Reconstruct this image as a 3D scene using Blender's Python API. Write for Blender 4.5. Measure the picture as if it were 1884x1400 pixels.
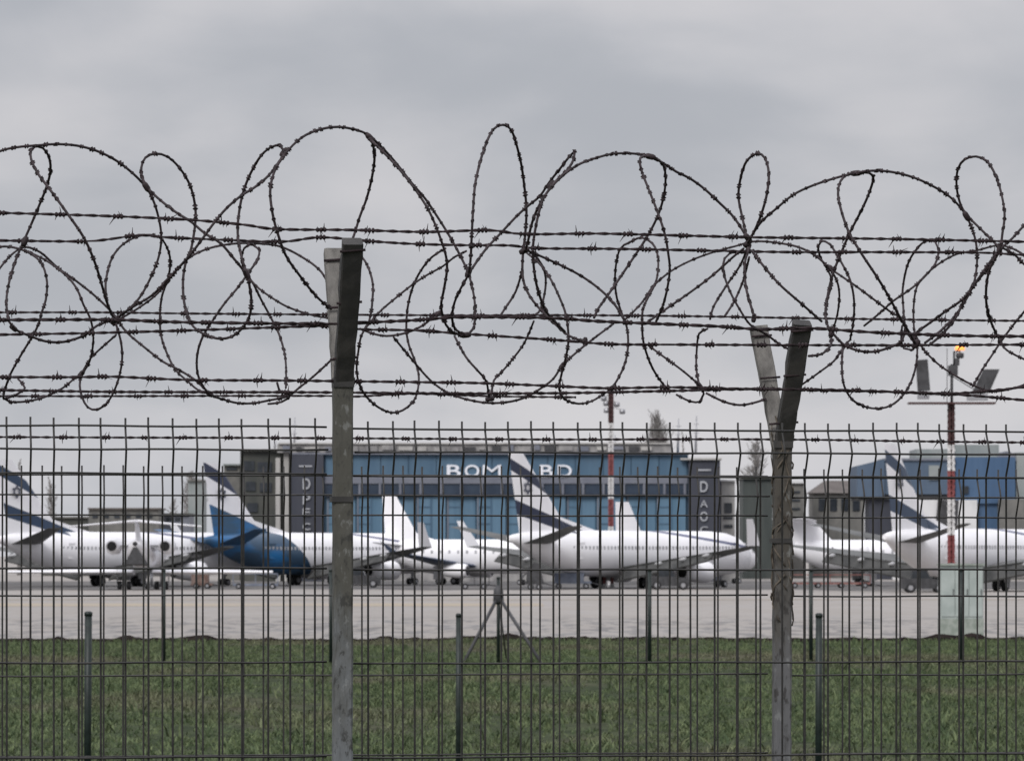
import bpy, math, random
from mathutils import Vector, Matrix

# ------------------------------------------------------------------ clear
for o in list(bpy.data.objects):
    bpy.data.objects.remove(o)
scene = bpy.context.scene
COL = scene.collection
R = math.radians
random.seed(7)

# ------------------------------------------------------------------ camera
F = 8000.0                 # focal length in pixels of the 1884 px wide picture
CX, HY = 942.0, 1020.0     # principal column, horizon row
CAMZ = 1.7
cam_d = bpy.data.cameras.new('camera')
cam = bpy.data.objects.new('camera', cam_d)
COL.objects.link(cam)
cam.location = (0, 0, CAMZ)
cam.rotation_euler = (R(90), 0, 0)
cam_d.sensor_fit = 'HORIZONTAL'
cam_d.sensor_width = 36
cam_d.lens = F * 36 / 1884
cam_d.shift_y = (HY - 700) / 1884
cam_d.clip_start = 0.5
cam_d.clip_end = 9000
cam_d.dof.use_dof = True
cam_d.dof.focus_distance = 9.6
cam_d.dof.aperture_fstop = 32
scene.camera = cam

# ------------------------------------------------------------------ world and sun
SUN_EL, SUN_AZ = 38.0, 205.0      # azimuth measured clockwise from +Y
w = bpy.data.worlds.new('World')
scene.world = w
w.use_nodes = True
nt = w.node_tree
nt.nodes.clear()
def N(t, **kw):
    n = nt.nodes.new(t)
    for k, v in kw.items():
        setattr(n, k, v)
    return n
def L(a, b):
    nt.links.new(a, b)
out = N('ShaderNodeOutputWorld')
bg = N('ShaderNodeBackground')
bg.inputs['Strength'].default_value = 0.1
L(bg.outputs[0], out.inputs[0])
sky = N('ShaderNodeTexSky', sky_type='NISHITA', sun_disc=False)
sky.sun_elevation = R(SUN_EL)
sky.sun_rotation = R(SUN_AZ)
tc = N('ShaderNodeTexCoord')
sep = N('ShaderNodeSeparateXYZ')
L(tc.outputs['Generated'], sep.inputs[0])
def M(op, a, b=None, c=None):
    n = N('ShaderNodeMath', operation=op)
    for i, x in enumerate((a, b, c)):
        if x is None:
            continue
        if isinstance(x, (int, float)):
            n.inputs[i].default_value = x
        else:
            L(x, n.inputs[i])
    return n.outputs[0]
zc_ = M('MAXIMUM', sep.outputs['Z'], 0.0)
lum = M('MULTIPLY_ADD', zc_, 0.92, 0.30)                       # overcast, zenith exaggerated over the horizon to brighten the aircraft
glow = M('MULTIPLY', M('EXPONENT', M('MULTIPLY', zc_, -13.0)), 0.232)
lum = M('ADD', lum, glow)
CLOUD_A, CLOUD_B = (11.43, 8.58, 11.56), (4.12, 16.27, 16.47)
def cloud(loc, sc, detail):
    mp = N('ShaderNodeMapping')
    mp.inputs['Scale'].default_value = sc
    mp.inputs['Location'].default_value = loc
    L(tc.outputs['Generated'], mp.inputs[0])
    nz = N('ShaderNodeTexNoise')
    nz.inputs['Scale'].default_value = 1.0
    nz.inputs['Detail'].default_value = detail
    nz.inputs['Roughness'].default_value = 0.5
    nz.inputs['Distortion'].default_value = 0.25
    L(mp.outputs[0], nz.inputs['Vector'])
    return nz.outputs['Fac']
cn = M('ADD', M('MULTIPLY', cloud(CLOUD_A, (7, 7, 17), 3), 0.68), M('MULTIPLY', cloud(CLOUD_B, (16, 16, 34), 7), 0.32))
cl = N('ShaderNodeMapRange')
cl.interpolation_type = 'SMOOTHSTEP'
cl.inputs['From Min'].default_value = 0.39
cl.inputs['From Max'].default_value = 0.62
cl.inputs['To Min'].default_value = 0.83
cl.inputs['To Max'].default_value = 1.12
L(cn, cl.inputs['Value'])
lum = M('MULTIPLY', lum, cl.outputs[0])
lum = M('MULTIPLY', lum, 10.0)
tint = N('ShaderNodeMix', data_type='RGBA')
tint.inputs['A'].default_value = (0.955, 0.985, 1.07, 1)
tint.inputs['B'].default_value = (1.005, 0.99, 1.03, 1)
tf = N('ShaderNodeMapRange')
tf.inputs['From Min'].default_value = 0.83
tf.inputs['From Max'].default_value = 1.1
L(cl.outputs[0], tf.inputs['Value'])
L(tf.outputs[0], tint.inputs['Factor'])
vm = N('ShaderNodeVectorMath', operation='SCALE')
L(tint.outputs['Result'], vm.inputs[0])
L(lum, vm.inputs['Scale'])
mixs = N('ShaderNodeMix', data_type='RGBA')
mixs.inputs['Factor'].default_value = 0.97
L(sky.outputs[0], mixs.inputs['A'])
L(vm.outputs[0], mixs.inputs['B'])
L(mixs.outputs['Result'], bg.inputs['Color'])

sl = bpy.data.lights.new('sun', 'SUN')
sl.energy = 1.5
sl.angle = R(25)
sl.color = (1.0, 0.97, 0.93)
sun = bpy.data.objects.new('sun', sl)
COL.objects.link(sun)
sd = Vector((math.sin(R(SUN_AZ)) * math.cos(R(SUN_EL)), math.cos(R(SUN_AZ)) * math.cos(R(SUN_EL)), math.sin(R(SUN_EL))))
sun.rotation_euler = sd.to_track_quat('Z', 'Y').to_euler()
sun.location = (0, -20, 30)

vs = scene.view_settings
vs.view_transform = 'Standard'
vs.look = 'None'
vs.gamma = 1
vs.exposure = 0.25
vs.use_curve_mapping = False

# ------------------------------------------------------------------ helpers
def P(px, py, d):
    """the point at distance d seen at a place of the 1884 x 1400 picture"""
    return Vector(((px - CX) / F * d, d, CAMZ + (HY - py) / F * d))

def tag(o, label=None, cat=None, group=None, kind=None):
    if label: o['label'] = label
    if cat: o['category'] = cat
    if group: o['group'] = group
    if kind: o['kind'] = kind
    return o

def empty(name, loc=(0, 0, 0), rz=0.0):
    o = bpy.data.objects.new(name, None)
    COL.objects.link(o)
    o.location = loc
    o.rotation_euler = (0, 0, rz)
    o.empty_display_size = 0.3
    return o

def link_mesh(name, me, parent=None, loc=(0, 0, 0)):
    o = bpy.data.objects.new(name, me)
    COL.objects.link(o)
    o.parent = parent
    o.location = loc
    return o

class MB:
    def __init__(self):
        self.v = []; self.f = []; self.s = []; self.m = []; self.cm = 0
    def _add(self, vs_, fs, smooth=False):
        b = len(self.v)
        self.v.extend([tuple(p) for p in vs_])
        for f in fs:
            self.f.append(tuple(i + b for i in f)); self.s.append(smooth); self.m.append(self.cm)
        return self
    def box(self, x0, x1, y0, y1, z0, z1):
        v = [(x0, y0, z0), (x1, y0, z0), (x1, y1, z0), (x0, y1, z0), (x0, y0, z1), (x1, y0, z1), (x1, y1, z1), (x0, y1, z1)]
        return self._add(v, [(0, 3, 2, 1), (4, 5, 6, 7), (0, 1, 5, 4), (1, 2, 6, 5), (2, 3, 7, 6), (3, 0, 4, 7)])
    def bar(self, p0, p1, wx, wy, up=(0, 1, 0), wx1=None, wy1=None):
        p0 = Vector(p0); p1 = Vector(p1)
        t = (p1 - p0).normalized()
        b = Vector(up); b = (b - t * b.dot(t)).normalized()
        a = b.cross(t)
        wx1 = wx if wx1 is None else wx1; wy1 = wy if wy1 is None else wy1
        v = []
        for p, ax, by in ((p0, wx, wy), (p1, wx1, wy1)):
            for sx, sy in ((-1, -1), (1, -1), (1, 1), (-1, 1)):
                v.append(p + a * sx * ax / 2 + b * sy * by / 2)
        return self._add(v, [(3, 2, 1, 0), (4, 5, 6, 7), (0, 1, 5, 4), (1, 2, 6, 5), (2, 3, 7, 6), (3, 0, 4, 7)])
    def loft(self, rings, caps=True, smooth=True):
        n = len(rings[0]); v = [p for r in rings for p in r]; f = []
        for i in range(len(rings) - 1):
            for j in range(n):
                a = i * n + j; b = i * n + (j + 1) % n
                f.append((a, b, b + n, a + n))
        self._add(v, f, smooth)
        if caps:
            base = len(self.v) - len(v)
            self.f.append(tuple(base + i for i in range(n - 1, -1, -1))); self.s.append(False); self.m.append(self.cm)
            self.f.append(tuple(base + len(v) - n + i for i in range(n))); self.s.append(False); self.m.append(self.cm)
        return self
    def tube(self, pts, r, sides=6, caps=True):
        pts = [Vector(p) for p in pts]
        rad = r if isinstance(r, (list, tuple)) else [r] * len(pts)
        t0 = (pts[1] - pts[0]).normalized()
        a = Vector((0, 0, 1)) if abs(t0.z) < 0.9 else Vector((1, 0, 0))
        a = (a - t0 * a.dot(t0)).normalized()
        rings = []
        for i, p in enumerate(pts):
            t = (pts[min(i + 1, len(pts) - 1)] - pts[max(i - 1, 0)]).normalized()
            a = a - t * a.dot(t)
            if a.length < 1e-6:
                a = t.orthogonal()
            a.normalize()
            b = t.cross(a)
            rings.append([p + (a * math.cos(k * math.tau / sides) + b * math.sin(k * math.tau / sides)) * rad[i] for k in range(sides)])
        return self.loft(rings, caps, True)
    def lathe_x(self, prof, n=20, c=(0, 0, 0)):
        rings = [[(c[0] + x, c[1] + r * math.cos(k * math.tau / n), c[2] + r * math.sin(k * math.tau / n)) for k in range(n)] for x, r in prof]
        return self.loft(rings, True, True)
    def lathe_z(self, prof, n=16, c=(0, 0, 0)):
        rings = [[(c[0] + r * math.cos(k * math.tau / n), c[1] + r * math.sin(k * math.tau / n), c[2] + z) for k in range(n)] for z, r in prof]
        return self.loft(rings, True, True)
    def poly(self, pts2, y0, y1):
        """outline in x,z extruded along y"""
        n = len(pts2)
        v = [(x, y0, z) for x, z in pts2] + [(x, y1, z) for x, z in pts2]
        f = [tuple(range(n)), tuple(range(2 * n - 1, n - 1, -1))] + [(i, i + n, (i + 1) % n + n, (i + 1) % n) for i in range(n)]
        return self._add(v, f)
    def mesh(self, name, mats):
        me = bpy.data.meshes.new(name)
        me.from_pydata(self.v, [], self.f)
        for m in (mats if isinstance(mats, (list, tuple)) else [mats]):
            me.materials.append(m)
        me.polygons.foreach_set('use_smooth', self.s)
        me.polygons.foreach_set('material_index', self.m)
        me.update()
        return me
    def build(self, name, mats, parent=None, loc=(0, 0, 0)):
        return link_mesh(name, self.mesh(name, mats), parent, loc)

# ------------------------------------------------------------------ materials
class NT:
    """small node-tree writer"""
    def __init__(self, name):
        self.mat = bpy.data.materials.new(name)
        self.mat.use_nodes = True
        self.t = self.mat.node_tree
        self.b = self.t.nodes['Principled BSDF']
        self._tc = None
    def n(self, t, **kw):
        x = self.t.nodes.new(t)
        for k, v in kw.items(): setattr(x, k, v)
        return x
    def l(self, a, b): self.t.links.new(a, b)
    def tc(self):
        if not self._tc: self._tc = self.n('ShaderNodeTexCoord')
        return self._tc.outputs['Object']
    def math(self, op, a, b=None, c=None):
        x = self.n('ShaderNodeMath', operation=op)
        for i, q in enumerate((a, b, c)):
            if q is None: continue
            if isinstance(q, (int, float)): x.inputs[i].default_value = q
            else: self.l(q, x.inputs[i])
        return x.outputs[0]
    def noise(self, scale, detail=4, stretch=(1, 1, 1), rough=0.55, vec=None):
        mpn = self.n('ShaderNodeMapping')
        mpn.inputs['Scale'].default_value = stretch
        self.l(vec or self.tc(), mpn.inputs[0])
        x = self.n('ShaderNodeTexNoise')
        x.inputs['Scale'].default_value = scale
        x.inputs['Detail'].default_value = detail
        x.inputs['Roughness'].default_value = rough
        self.l(mpn.outputs[0], x.inputs['Vector'])
        return x.outputs['Fac']
    def rng(self, v, a, b, c=0.0, d=1.0, smooth=True):
        x = self.n('ShaderNodeMapRange')
        if smooth: x.interpolation_type = 'SMOOTHSTEP'
        for k, q in zip(('From Min', 'From Max', 'To Min', 'To Max'), (a, b, c, d)):
            x.inputs[k].default_value = q
        self.l(v, x.inputs['Value'])
        return x.outputs[0]
    def mix(self, f, a, b):
        x = self.n('ShaderNodeMix', data_type='RGBA')
        if isinstance(f, (int, float)): x.inputs['Factor'].default_value = f
        else: self.l(f, x.inputs['Factor'])
        for k, q in (('A', a), ('B', b)):
            if isinstance(q, tuple): x.inputs[k].default_value = (*q, 1)
            else: self.l(q, x.inputs[k])
        return x.outputs['Result']
    def bump(self, h, strength=0.3, dist=0.01):
        x = self.n('ShaderNodeBump')
        x.inputs['Strength'].default_value = strength
        x.inputs['Distance'].default_value = dist
        self.l(h, x.inputs['Height'])
        self.l(x.outputs[0], self.b.inputs['Normal'])
    def done(self, col, rough=0.6, metal=0.0, spec=None):
        if isinstance(col, tuple): self.b.inputs['Base Color'].default_value = (*col, 1)
        else: self.l(col, self.b.inputs['Base Color'])
        if isinstance(rough, (int, float)): self.b.inputs['Roughness'].default_value = rough
        else: self.l(rough, self.b.inputs['Roughness'])
        self.b.inputs['Metallic'].default_value = metal
        if spec is not None: self.b.inputs['Specular IOR Level'].default_value = spec
        return self.mat

def mottled(name, c0, c1, scale, rough=0.6, metal=0.0, stretch=(1, 1, 1), lo=0.35, hi=0.65, bump=0.0, bd=0.01, spec=None):
    t = NT(name)
    f = t.noise(scale, 5, stretch)
    c = t.mix(t.rng(f, lo, hi), c0, c1)
    if bump: t.bump(f, bump, bd)
    return t.done(c, rough, metal, spec)

MAT = {}
MAT['wire'] = mottled('mesh_wire_paint', (0.014, 0.0135, 0.0135), (0.028, 0.026, 0.025), 40, 0.5, spec=0.4)
MAT['wire_far'] = mottled('mesh_wire_paint_dull', (0.020, 0.019, 0.019), (0.036, 0.033, 0.032), 40, 0.5, spec=0.4)
MAT['barbed'] = mottled('rusty_barbed_wire', (0.018, 0.012, 0.014), (0.036, 0.024, 0.027), 60, 0.7, spec=0.2)
MAT['razor'] = mottled('weathered_razor_tape', (0.018, 0.012, 0.014), (0.042, 0.029, 0.033), 50, 0.6, spec=0.25)
MAT['tyre'] = mottled('tyre_rubber', (0.018, 0.018, 0.02), (0.03, 0.03, 0.032), 5, 0.8)
MAT['dark'] = mottled('dark_steel', (0.03, 0.03, 0.033), (0.055, 0.055, 0.06), 3, 0.6)
MAT['metal'] = mottled('bare_metal', (0.32, 0.32, 0.34), (0.42, 0.42, 0.44), 2, 0.4, 0.6)
MAT['green_post'] = mottled('green_post_paint', (0.003, 0.009, 0.008), (0.010, 0.020, 0.017), 25, 0.5)

def post_mat(name, olive, grey, dark, z0, z1, scale):
    t = NT(name)
    s = t.n('ShaderNodeSeparateXYZ'); t.l(t.tc(), s.inputs[0])
    n1 = t.noise(scale, 6, (1, 1, 0.35), 0.65)
    n2 = t.noise(scale * 2.7, 4, (1, 1, 0.5), 0.6)
    hh = t.math('ADD', s.outputs['Z'], t.math('MULTIPLY', t.math('SUBTRACT', n1, 0.5), 0.9))
    c = t.mix(t.rng(hh, z0, z1), grey, olive)
    c = t.mix(t.rng(n2, 0.54, 0.66, 0, 0.8), c, dark)
    n4 = t.noise(scale * 5, 5, (1, 1, 0.12), 0.7)
    c = t.mix(t.rng(n4, 0.50, 0.72, 0, 0.55), c, dark)
    c = t.mix(t.rng(n2, 0.42, 0.30, 0, 0.35), c, (0.30, 0.31, 0.31))
    t.bump(n2, 0.4, 0.004)
    return t.done(c, 0.75)
MAT['post_near'] = post_mat('weathered_post', (0.066, 0.064, 0.054), (0.135, 0.145, 0.155), (0.022, 0.022, 0.020), 1.20, 1.70, 22)
MAT['post_far'] = post_mat('rusted_post', (0.062, 0.055, 0.046), (0.115, 0.116, 0.122), (0.020, 0.017, 0.016), 1.25, 1.75, 17)
MAT['arm_dark'] = mottled('shaded_arm_dark_clamp', (0.022, 0.021, 0.021), (0.042, 0.039, 0.037), 22, 0.7, bump=0.3, bd=0.003)  # front arm's shaded underside painted as a darker steel; clamps use it too
MAT['arm_pale'] = mottled('lit_arm_steel', (0.085, 0.080, 0.075), (0.19, 0.18, 0.168), 26, 0.8, stretch=(1, 1, 0.3), bump=0.6, bd=0.004)  # back arm's lit face painted as a paler steel
MAT['vine'] = mottled('dead_vine_bark', (0.045, 0.036, 0.028), (0.12, 0.10, 0.08), 30, 0.9)
MAT['white'] = mottled('aircraft_white_paint', (0.82, 0.81, 0.835), (0.88, 0.87, 0.895), 0.35, 0.3)
MAT['grey_paint'] = mottled('aircraft_grey_paint', (0.40, 0.40, 0.41), (0.47, 0.47, 0.48), 0.5, 0.4)
MAT['flap_grey'] = mottled('dark_flap_grey', (0.040, 0.041, 0.041), (0.070, 0.070, 0.068), 0.8, 0.6, spec=0.2)
MAT['navy'] = mottled('navy_paint', (0.022, 0.028, 0.055), (0.030, 0.040, 0.075), 0.6, 0.35)
MAT['blue'] = mottled('bright_blue_paint', (0.02, 0.085, 0.24), (0.03, 0.11, 0.30), 0.3, 0.35)
MAT['glass'] = mottled('dark_window_glass', (0.02, 0.025, 0.03), (0.035, 0.04, 0.05), 1, 0.15)
MAT['pane'] = mottled('blinded_cabin_window', (0.30, 0.30, 0.32), (0.48, 0.48, 0.50), 1.3, 0.3)
MAT['red'] = mottled('mast_red_paint', (0.17, 0.035, 0.036), (0.26, 0.075, 0.075), 3, 0.5)
MAT['maroon'] = mottled('mast_dark_red_paint', (0.036, 0.012, 0.012), (0.062, 0.02, 0.02), 3, 0.6)
MAT['mast_white'] = mottled('mast_white_paint', (0.55, 0.54, 0.54), (0.68, 0.67, 0.67), 3, 0.5)

# ================================================================== LARGE STRUCTURE
APRON_Z = CAMZ - 3.2
EDGE = 86.0                       # grass ends here

# apron / airfield ground
def apron_material():
    t = NT('airfield_concrete')
    n1 = t.noise(0.012, 5, (1, 0.25, 1))
    n2 = t.noise(0.30, 5, (0.8, 0.16, 1), 0.65)
    n3 = t.noise(1.6, 4, (0.55, 0.12, 1), 0.6)
    c = t.mix(t.rng(n1, 0.3, 0.7), (0.255, 0.232, 0.213), (0.310, 0.283, 0.260))
    c = t.mix(t.rng(n2, 0.50, 0.72, 0, 0.35), c, (0.24, 0.225, 0.22))
    s_ = t.n('ShaderNodeSeparateXYZ'); t.l(t.tc(), s_.inputs[0])
    near = t.math('MULTIPLY', t.rng(s_.outputs['Y'], 165, 172), t.rng(s_.outputs['Y'], 235, 205))
    c = t.mix(t.math('MULTIPLY', near, t.rng(n3, 0.50, 0.55, 0, 0.75)), c, (0.105, 0.10, 0.10))
    return t.done(c, t.rng(n2, 0.35, 0.65, 0.75, 0.5))
mb = MB()
xs = [-5000, -400, -120, -40, 40, 120, 400, 5000]
ys = [60, 120, 200, 300, 420, 600, 900, 2000, 7000]
vv = [(x, y, 0) for y in ys for x in xs]
ff = [(j * 8 + i, j * 8 + i + 1, (j + 1) * 8 + i + 1, (j + 1) * 8 + i) for j in range(len(ys) - 1) for i in range(7)]
mb._add(vv, ff)
tag(mb.build('apron', apron_material(), loc=(0, 0, APRON_Z)), kind='structure')

# painted taxi lines
tl = NT('worn_yellow_line')
ty = tl.noise(0.5, 5, (0.2, 1, 1), 0.7)
tlm = tl.done(tl.mix(tl.rng(ty, 0.40, 0.62), (0.37, 0.305, 0.215), (0.30, 0.27, 0.245)), 0.8)
for i, (ya, yb, xa, xb) in enumerate(((268, 284, -60, 2), (306, 309, -70, 70))):
    m_ = MB()
    m_._add([(xa, ya, 0), (xb, ya + 1.5, 0), (xb, yb + 1.5, 0), (xa, yb, 0)], [(0, 1, 2, 3)])
    o = m_.build('taxi_line', tlm, loc=(0, 0, APRON_Z + 0.01 + 0.006 * i))
    tag(o, kind='structure')
# dark mottled sheet painting shade onto the apron beneath the aircraft
sa = NT('mottled_stand_shade')
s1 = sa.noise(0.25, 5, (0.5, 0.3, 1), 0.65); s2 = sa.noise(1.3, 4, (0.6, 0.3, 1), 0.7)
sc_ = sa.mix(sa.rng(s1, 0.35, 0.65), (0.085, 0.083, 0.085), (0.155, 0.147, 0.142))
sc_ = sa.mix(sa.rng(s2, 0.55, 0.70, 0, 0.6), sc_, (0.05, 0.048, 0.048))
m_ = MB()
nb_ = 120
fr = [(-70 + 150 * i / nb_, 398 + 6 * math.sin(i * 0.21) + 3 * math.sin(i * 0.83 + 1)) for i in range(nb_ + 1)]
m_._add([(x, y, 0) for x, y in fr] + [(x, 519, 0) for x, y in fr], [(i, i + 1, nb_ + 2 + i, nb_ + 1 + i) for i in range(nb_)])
tag(m_.build('stand_shade_sheet', sa.done(sc_, 0.85, spec=0.2), loc=(0, 0, APRON_Z + 0.02)), kind='structure')

# grass field with a crumbling earth edge
def grass_material():
    t = NT('rough_winter_grass')
    n1 = t.noise(0.16, 4, (1, 0.5, 1))
    n2 = t.noise(2.3, 5, (1, 0.6, 1), 0.65)
    n3 = t.noise(11, 3)
    g = t.mix(t.rng(n2, 0.3, 0.7), (0.036, 0.048, 0.028), (0.070, 0.086, 0.047))
    b = t.mix(t.rng(n2, 0.3, 0.7), (0.075, 0.062, 0.050), (0.130, 0.108, 0.086))
    f = t.math('ADD', t.rng(n1, 0.48, 0.62, 0, 0.6), t.rng(n2, 0.60, 0.75, 0, 0.35))
    c = t.mix(f, g, b)
    c = t.mix(t.rng(n3, 0.45, 0.65, 0, 0.6), c, (0.022, 0.026, 0.016))
    t.bump(n3, 0.6, 0.03)
    return t.done(c, 0.95, spec=0.03)
MAT['grass'] = grass_material()
MAT['soil'] = mottled('damp_soil', (0.012, 0.010, 0.010), (0.030, 0.024, 0.022), 3, 0.95, bump=0.5, bd=0.03, spec=0.0)
from mathutils import noise as mn
def hgt(x, y):
    k = mn.noise((x * 0.35, y * 0.12, 0.3)) * 0.045 + mn.noise((x * 1.7, y * 0.7, 4.1)) * 0.018
    return k * min(1.0, max(0.0, (y - 15) / 15))
mb = MB()
gx = [-400, -100, -45] + [-24 + i * 0.8 for i in range(61)] + [45, 100, 400]
gy = [-60, 0, 12, 20, 27] + [30 + i * 1.1 for i in range(51)] + [EDGE]
vv = []
for y in gy:
    for x in gx:
        vv.append((x, y, hgt(x, y)))
nx = len(gx)
ff = [(j * nx + i, j * nx + i + 1, (j + 1) * nx + i + 1, (j + 1) * nx + i) for j in range(len(gy) - 1) for i in range(nx - 1)]
mb._add(vv, ff, True)
tag(mb.build('grass_field', MAT['grass']), kind='structure')
# earth edge: a ragged lip and the bank falling to the apron
mb = MB()
ex = [-400, -120, -50] + [-26 + i * 0.09 for i in range(578)] + [50, 120, 400]
rows = []
for x in ex:
    b = hgt(x, EDGE)
    q = mn.noise((x * 1.9, 1.7, 0)) ; q2 = mn.noise((x * 6.0, 8.2, 0))
    lip = 0.055 + max(0.0, q - 0.15) * 0.20 + max(0.0, q2) * 0.06
    wy = mn.noise((x * 0.8, 3.3, 0)) * 0.25
    rows.append([(x, EDGE - 0.9 + wy, b + 0.012), (x, EDGE - 0.35 + wy, b + lip * 0.8), (x, EDGE + wy * 0.5, b + lip), (x, EDGE + 0.35, b - 0.10), (x, EDGE + 6, APRON_Z - 0.1)])
vv = [p for r in rows for p in r]
ff = [(i * 5 + k, (i + 1) * 5 + k, (i + 1) * 5 + k + 1, i * 5 + k + 1) for i in range(len(ex) - 1) for k in range(4)]
mb._add(vv, ff, True)
tag(mb.build('earth_bank', MAT['soil']), kind='structure')

# grass blades
def blades():
    rnd = random.Random(11)
    v = []; f = []
    def blade(x, y, z, h, wd, a):
        lean = rnd.uniform(0.1, 1.3) * h
        la = rnd.uniform(0, math.tau)
        b = len(v)
        dx = math.cos(a) * wd / 2; dy = math.sin(a) * wd / 2
        lx = math.cos(la) * lean; ly = math.sin(la) * lean
        v.append((x - dx, y - dy, z)); v.append((x + dx, y + dy, z))
        v.append((x + lx * 0.4 + dx * 0.7, y + ly * 0.4 + dy * 0.7, z + h * 0.6)); v.append((x + lx * 0.4 - dx * 0.7, y + ly * 0.4 - dy * 0.7, z + h * 0.6))
        v.append((x + lx, y + ly, z + h))
        f.append((b, b + 1, b + 2, b + 3)); f.append((b + 3, b + 2, b + 4))
    n = 0
    while n < 46000:
        y = 31 + (EDGE - 32.2) * rnd.random() ** 0.85
        x = rnd.uniform(-0.14, 0.14) * y
        dens = mn.noise((x * 0.5, y * 0.3, 2.0)) + 0.5 * mn.noise((x * 2.0, y * 1.2, 5.0))
        if dens < rnd.uniform(-0.75, 0.35):
            continue
        n += 1
        s = 0.5 + 0.9 * rnd.random() + max(0, dens) * 0.5
        z = hgt(x, y) - 0.01
        for k in range(rnd.randint(3, 5)):
            blade(x + rnd.gauss(0, 0.035), y + rnd.gauss(0, 0.05), z, s * rnd.uniform(0.022, 0.062), rnd.uniform(0.008, 0.022), rnd.uniform(-0.9, 0.9))
    # scattered taller weeds and dead stalks
    for k in range(420):
        y = rnd.uniform(33, EDGE - 2); x = rnd.uniform(-0.14, 0.14) * y
        for q in range(rnd.randint(4, 9)):
            blade(x + rnd.gauss(0, 0.06), y + rnd.gauss(0, 0.06), hgt(x, y) - 0.01, rnd.uniform(0.08, 0.19), rnd.uniform(0.012, 0.028), rnd.uniform(-0.9, 0.9))
    # a ragged fringe on the lip
    for k in range(1500):
        x = rnd.uniform(-12.5, 12.5)
        blade(x, EDGE - rnd.uniform(0.75, 1.5), hgt(x, EDGE) + 0.01, rnd.uniform(0.03, 0.10), 0.02, rnd.uniform(-0.9, 0.9))
    me = bpy.data.meshes.new('grass_blades')
    me.from_pydata(v, [], f)
    t = NT('grass_blade')
    n1 = t.noise(0.16, 4, (1, 0.5, 1)); n2 = t.noise(2.6, 4); n3 = t.noise(4.5, 4, (1, 0.5, 1))
    g = t.mix(t.rng(n3, 0.34, 0.68), (0.046, 0.070, 0.034), (0.138, 0.170, 0.084))
    b = t.mix(t.rng(n3, 0.3, 0.7), (0.085, 0.072, 0.052), (0.190, 0.165, 0.125))
    fz = t.math('ADD', t.rng(n1, 0.48, 0.64, 0, 0.5), t.rng(n2, 0.58, 0.74, 0, 0.4))
    me.materials.append(t.done(t.mix(fz, g, b), 0.85, spec=0.2))
    o = link_mesh('grass_blades', me)
    tag(o, 'short ragged green and straw coloured grass covering the field', 'grass', kind='stuff')
blades()

# ================================================================== HANGAR
def box_px(mbx, x0, x1, y0, y1, d, depth, dd=0.0):
    a = P(x0, y1, d + dd); b = P(x1, y0, d + dd)
    s = (d + dd) / d
    mbx.box(a.x, b.x, d + dd, d + dd + depth, a.z, b.z)
def grey(v, t=(1, 1, 1)): return tuple(v * q for q in t)

def streaked(name, c0, c1, c2, sx=0.6, sz=0.05, rough=0.6):
    t = NT(name)
    a = t.noise(sx, 4, (1, 1, sz / sx)); b = t.noise(0.9, 4)
    c = t.mix(t.rng(a, 0.3, 0.7), c0, c1)
    c = t.mix(t.rng(b, 0.55, 0.75, 0, 0.35), c, c2)
    return t.done(c, rough)
MAT['blue_clad'] = streaked('blue_cladding', (0.055, 0.115, 0.185), (0.080, 0.150, 0.225), (0.06, 0.10, 0.15))
MAT['door_clad'] = streaked('blue_door_sheet', (0.075, 0.155, 0.235), (0.110, 0.200, 0.290), (0.09, 0.15, 0.20), 1.2, 0.05)
MAT['navy_clad'] = streaked('charcoal_navy_cladding', (0.030, 0.034, 0.050), (0.044, 0.048, 0.066), (0.05, 0.052, 0.06))
MAT['slate_band'] = streaked('slate_grey_band', (0.14, 0.15, 0.19), (0.18, 0.19, 0.225), (0.12, 0.13, 0.15), 0.4, 0.2)
MAT['strip_glass'] = streaked('strip_window_glass', (0.022, 0.036, 0.062), (0.036, 0.054, 0.085), (0.03, 0.04, 0.055), 0.5, 0.5, 0.2)
MAT['parapet'] = streaked('weathered_parapet', (0.20, 0.195, 0.20), (0.34, 0.33, 0.325), (0.10, 0.095, 0.10), 0.8, 0.6, 0.8)
MAT['olive_clad'] = streaked('olive_grey_render', (0.050, 0.054, 0.050), (0.075, 0.076, 0.068), (0.04, 0.042, 0.04), 0.6, 0.2, 0.8)
MAT['pale_col'] = streaked('pale_concrete', (0.36, 0.35, 0.34), (0.46, 0.45, 0.435), (0.28, 0.27, 0.26), 0.8, 0.3, 0.8)
MAT['letter_white'] = mottled('sign_white', (0.74, 0.76, 0.82), (0.80, 0.82, 0.88), 1, 0.5)
MAT['letter_grey'] = mottled('sign_grey', (0.34, 0.35, 0.38), (0.42, 0.43, 0.46), 1, 0.5)

HD = 520.0
hangar = empty('hangar', P(930, 1067, HD + 20))
hangar.location.z = APRON_Z
tag(hangar, 'long blue hangar with white lettering and charcoal pylons behind the parked airliners', 'hangar')
bpy.context.view_layer.update()
def hb(name, mat, x0, x1, y0, y1, depth, dd=0.0, parent=None, d=HD, root=None):
    root = root or hangar
    m_ = MB(); box_px(m_, x0, x1, y0, y1, d, depth, dd)
    o = m_.build(name, mat, parent or root)
    # geometry is written in world coordinates: undo the root's offset
    o.matrix_parent_inverse = Matrix.Translation(-root.location)
    if parent: o.matrix_parent_inverse = Matrix.Identity(4)
    return o
GY = 1069.5
hb('wall', MAT['blue_clad'], 596, 1266, 833, GY, 40)
tag(hb('annex', MAT['olive_clad'], 442, 536, 829, GY, 34, 1.0), 'olive grey side annex with pale concrete columns')
for xa, xb in ((507, 515.5), (522, 531.5)):
    hb('column', MAT['pale_col'], xa, xb, 842 if xa < 515 else 828, GY, 0.8, 0.1)
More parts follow.
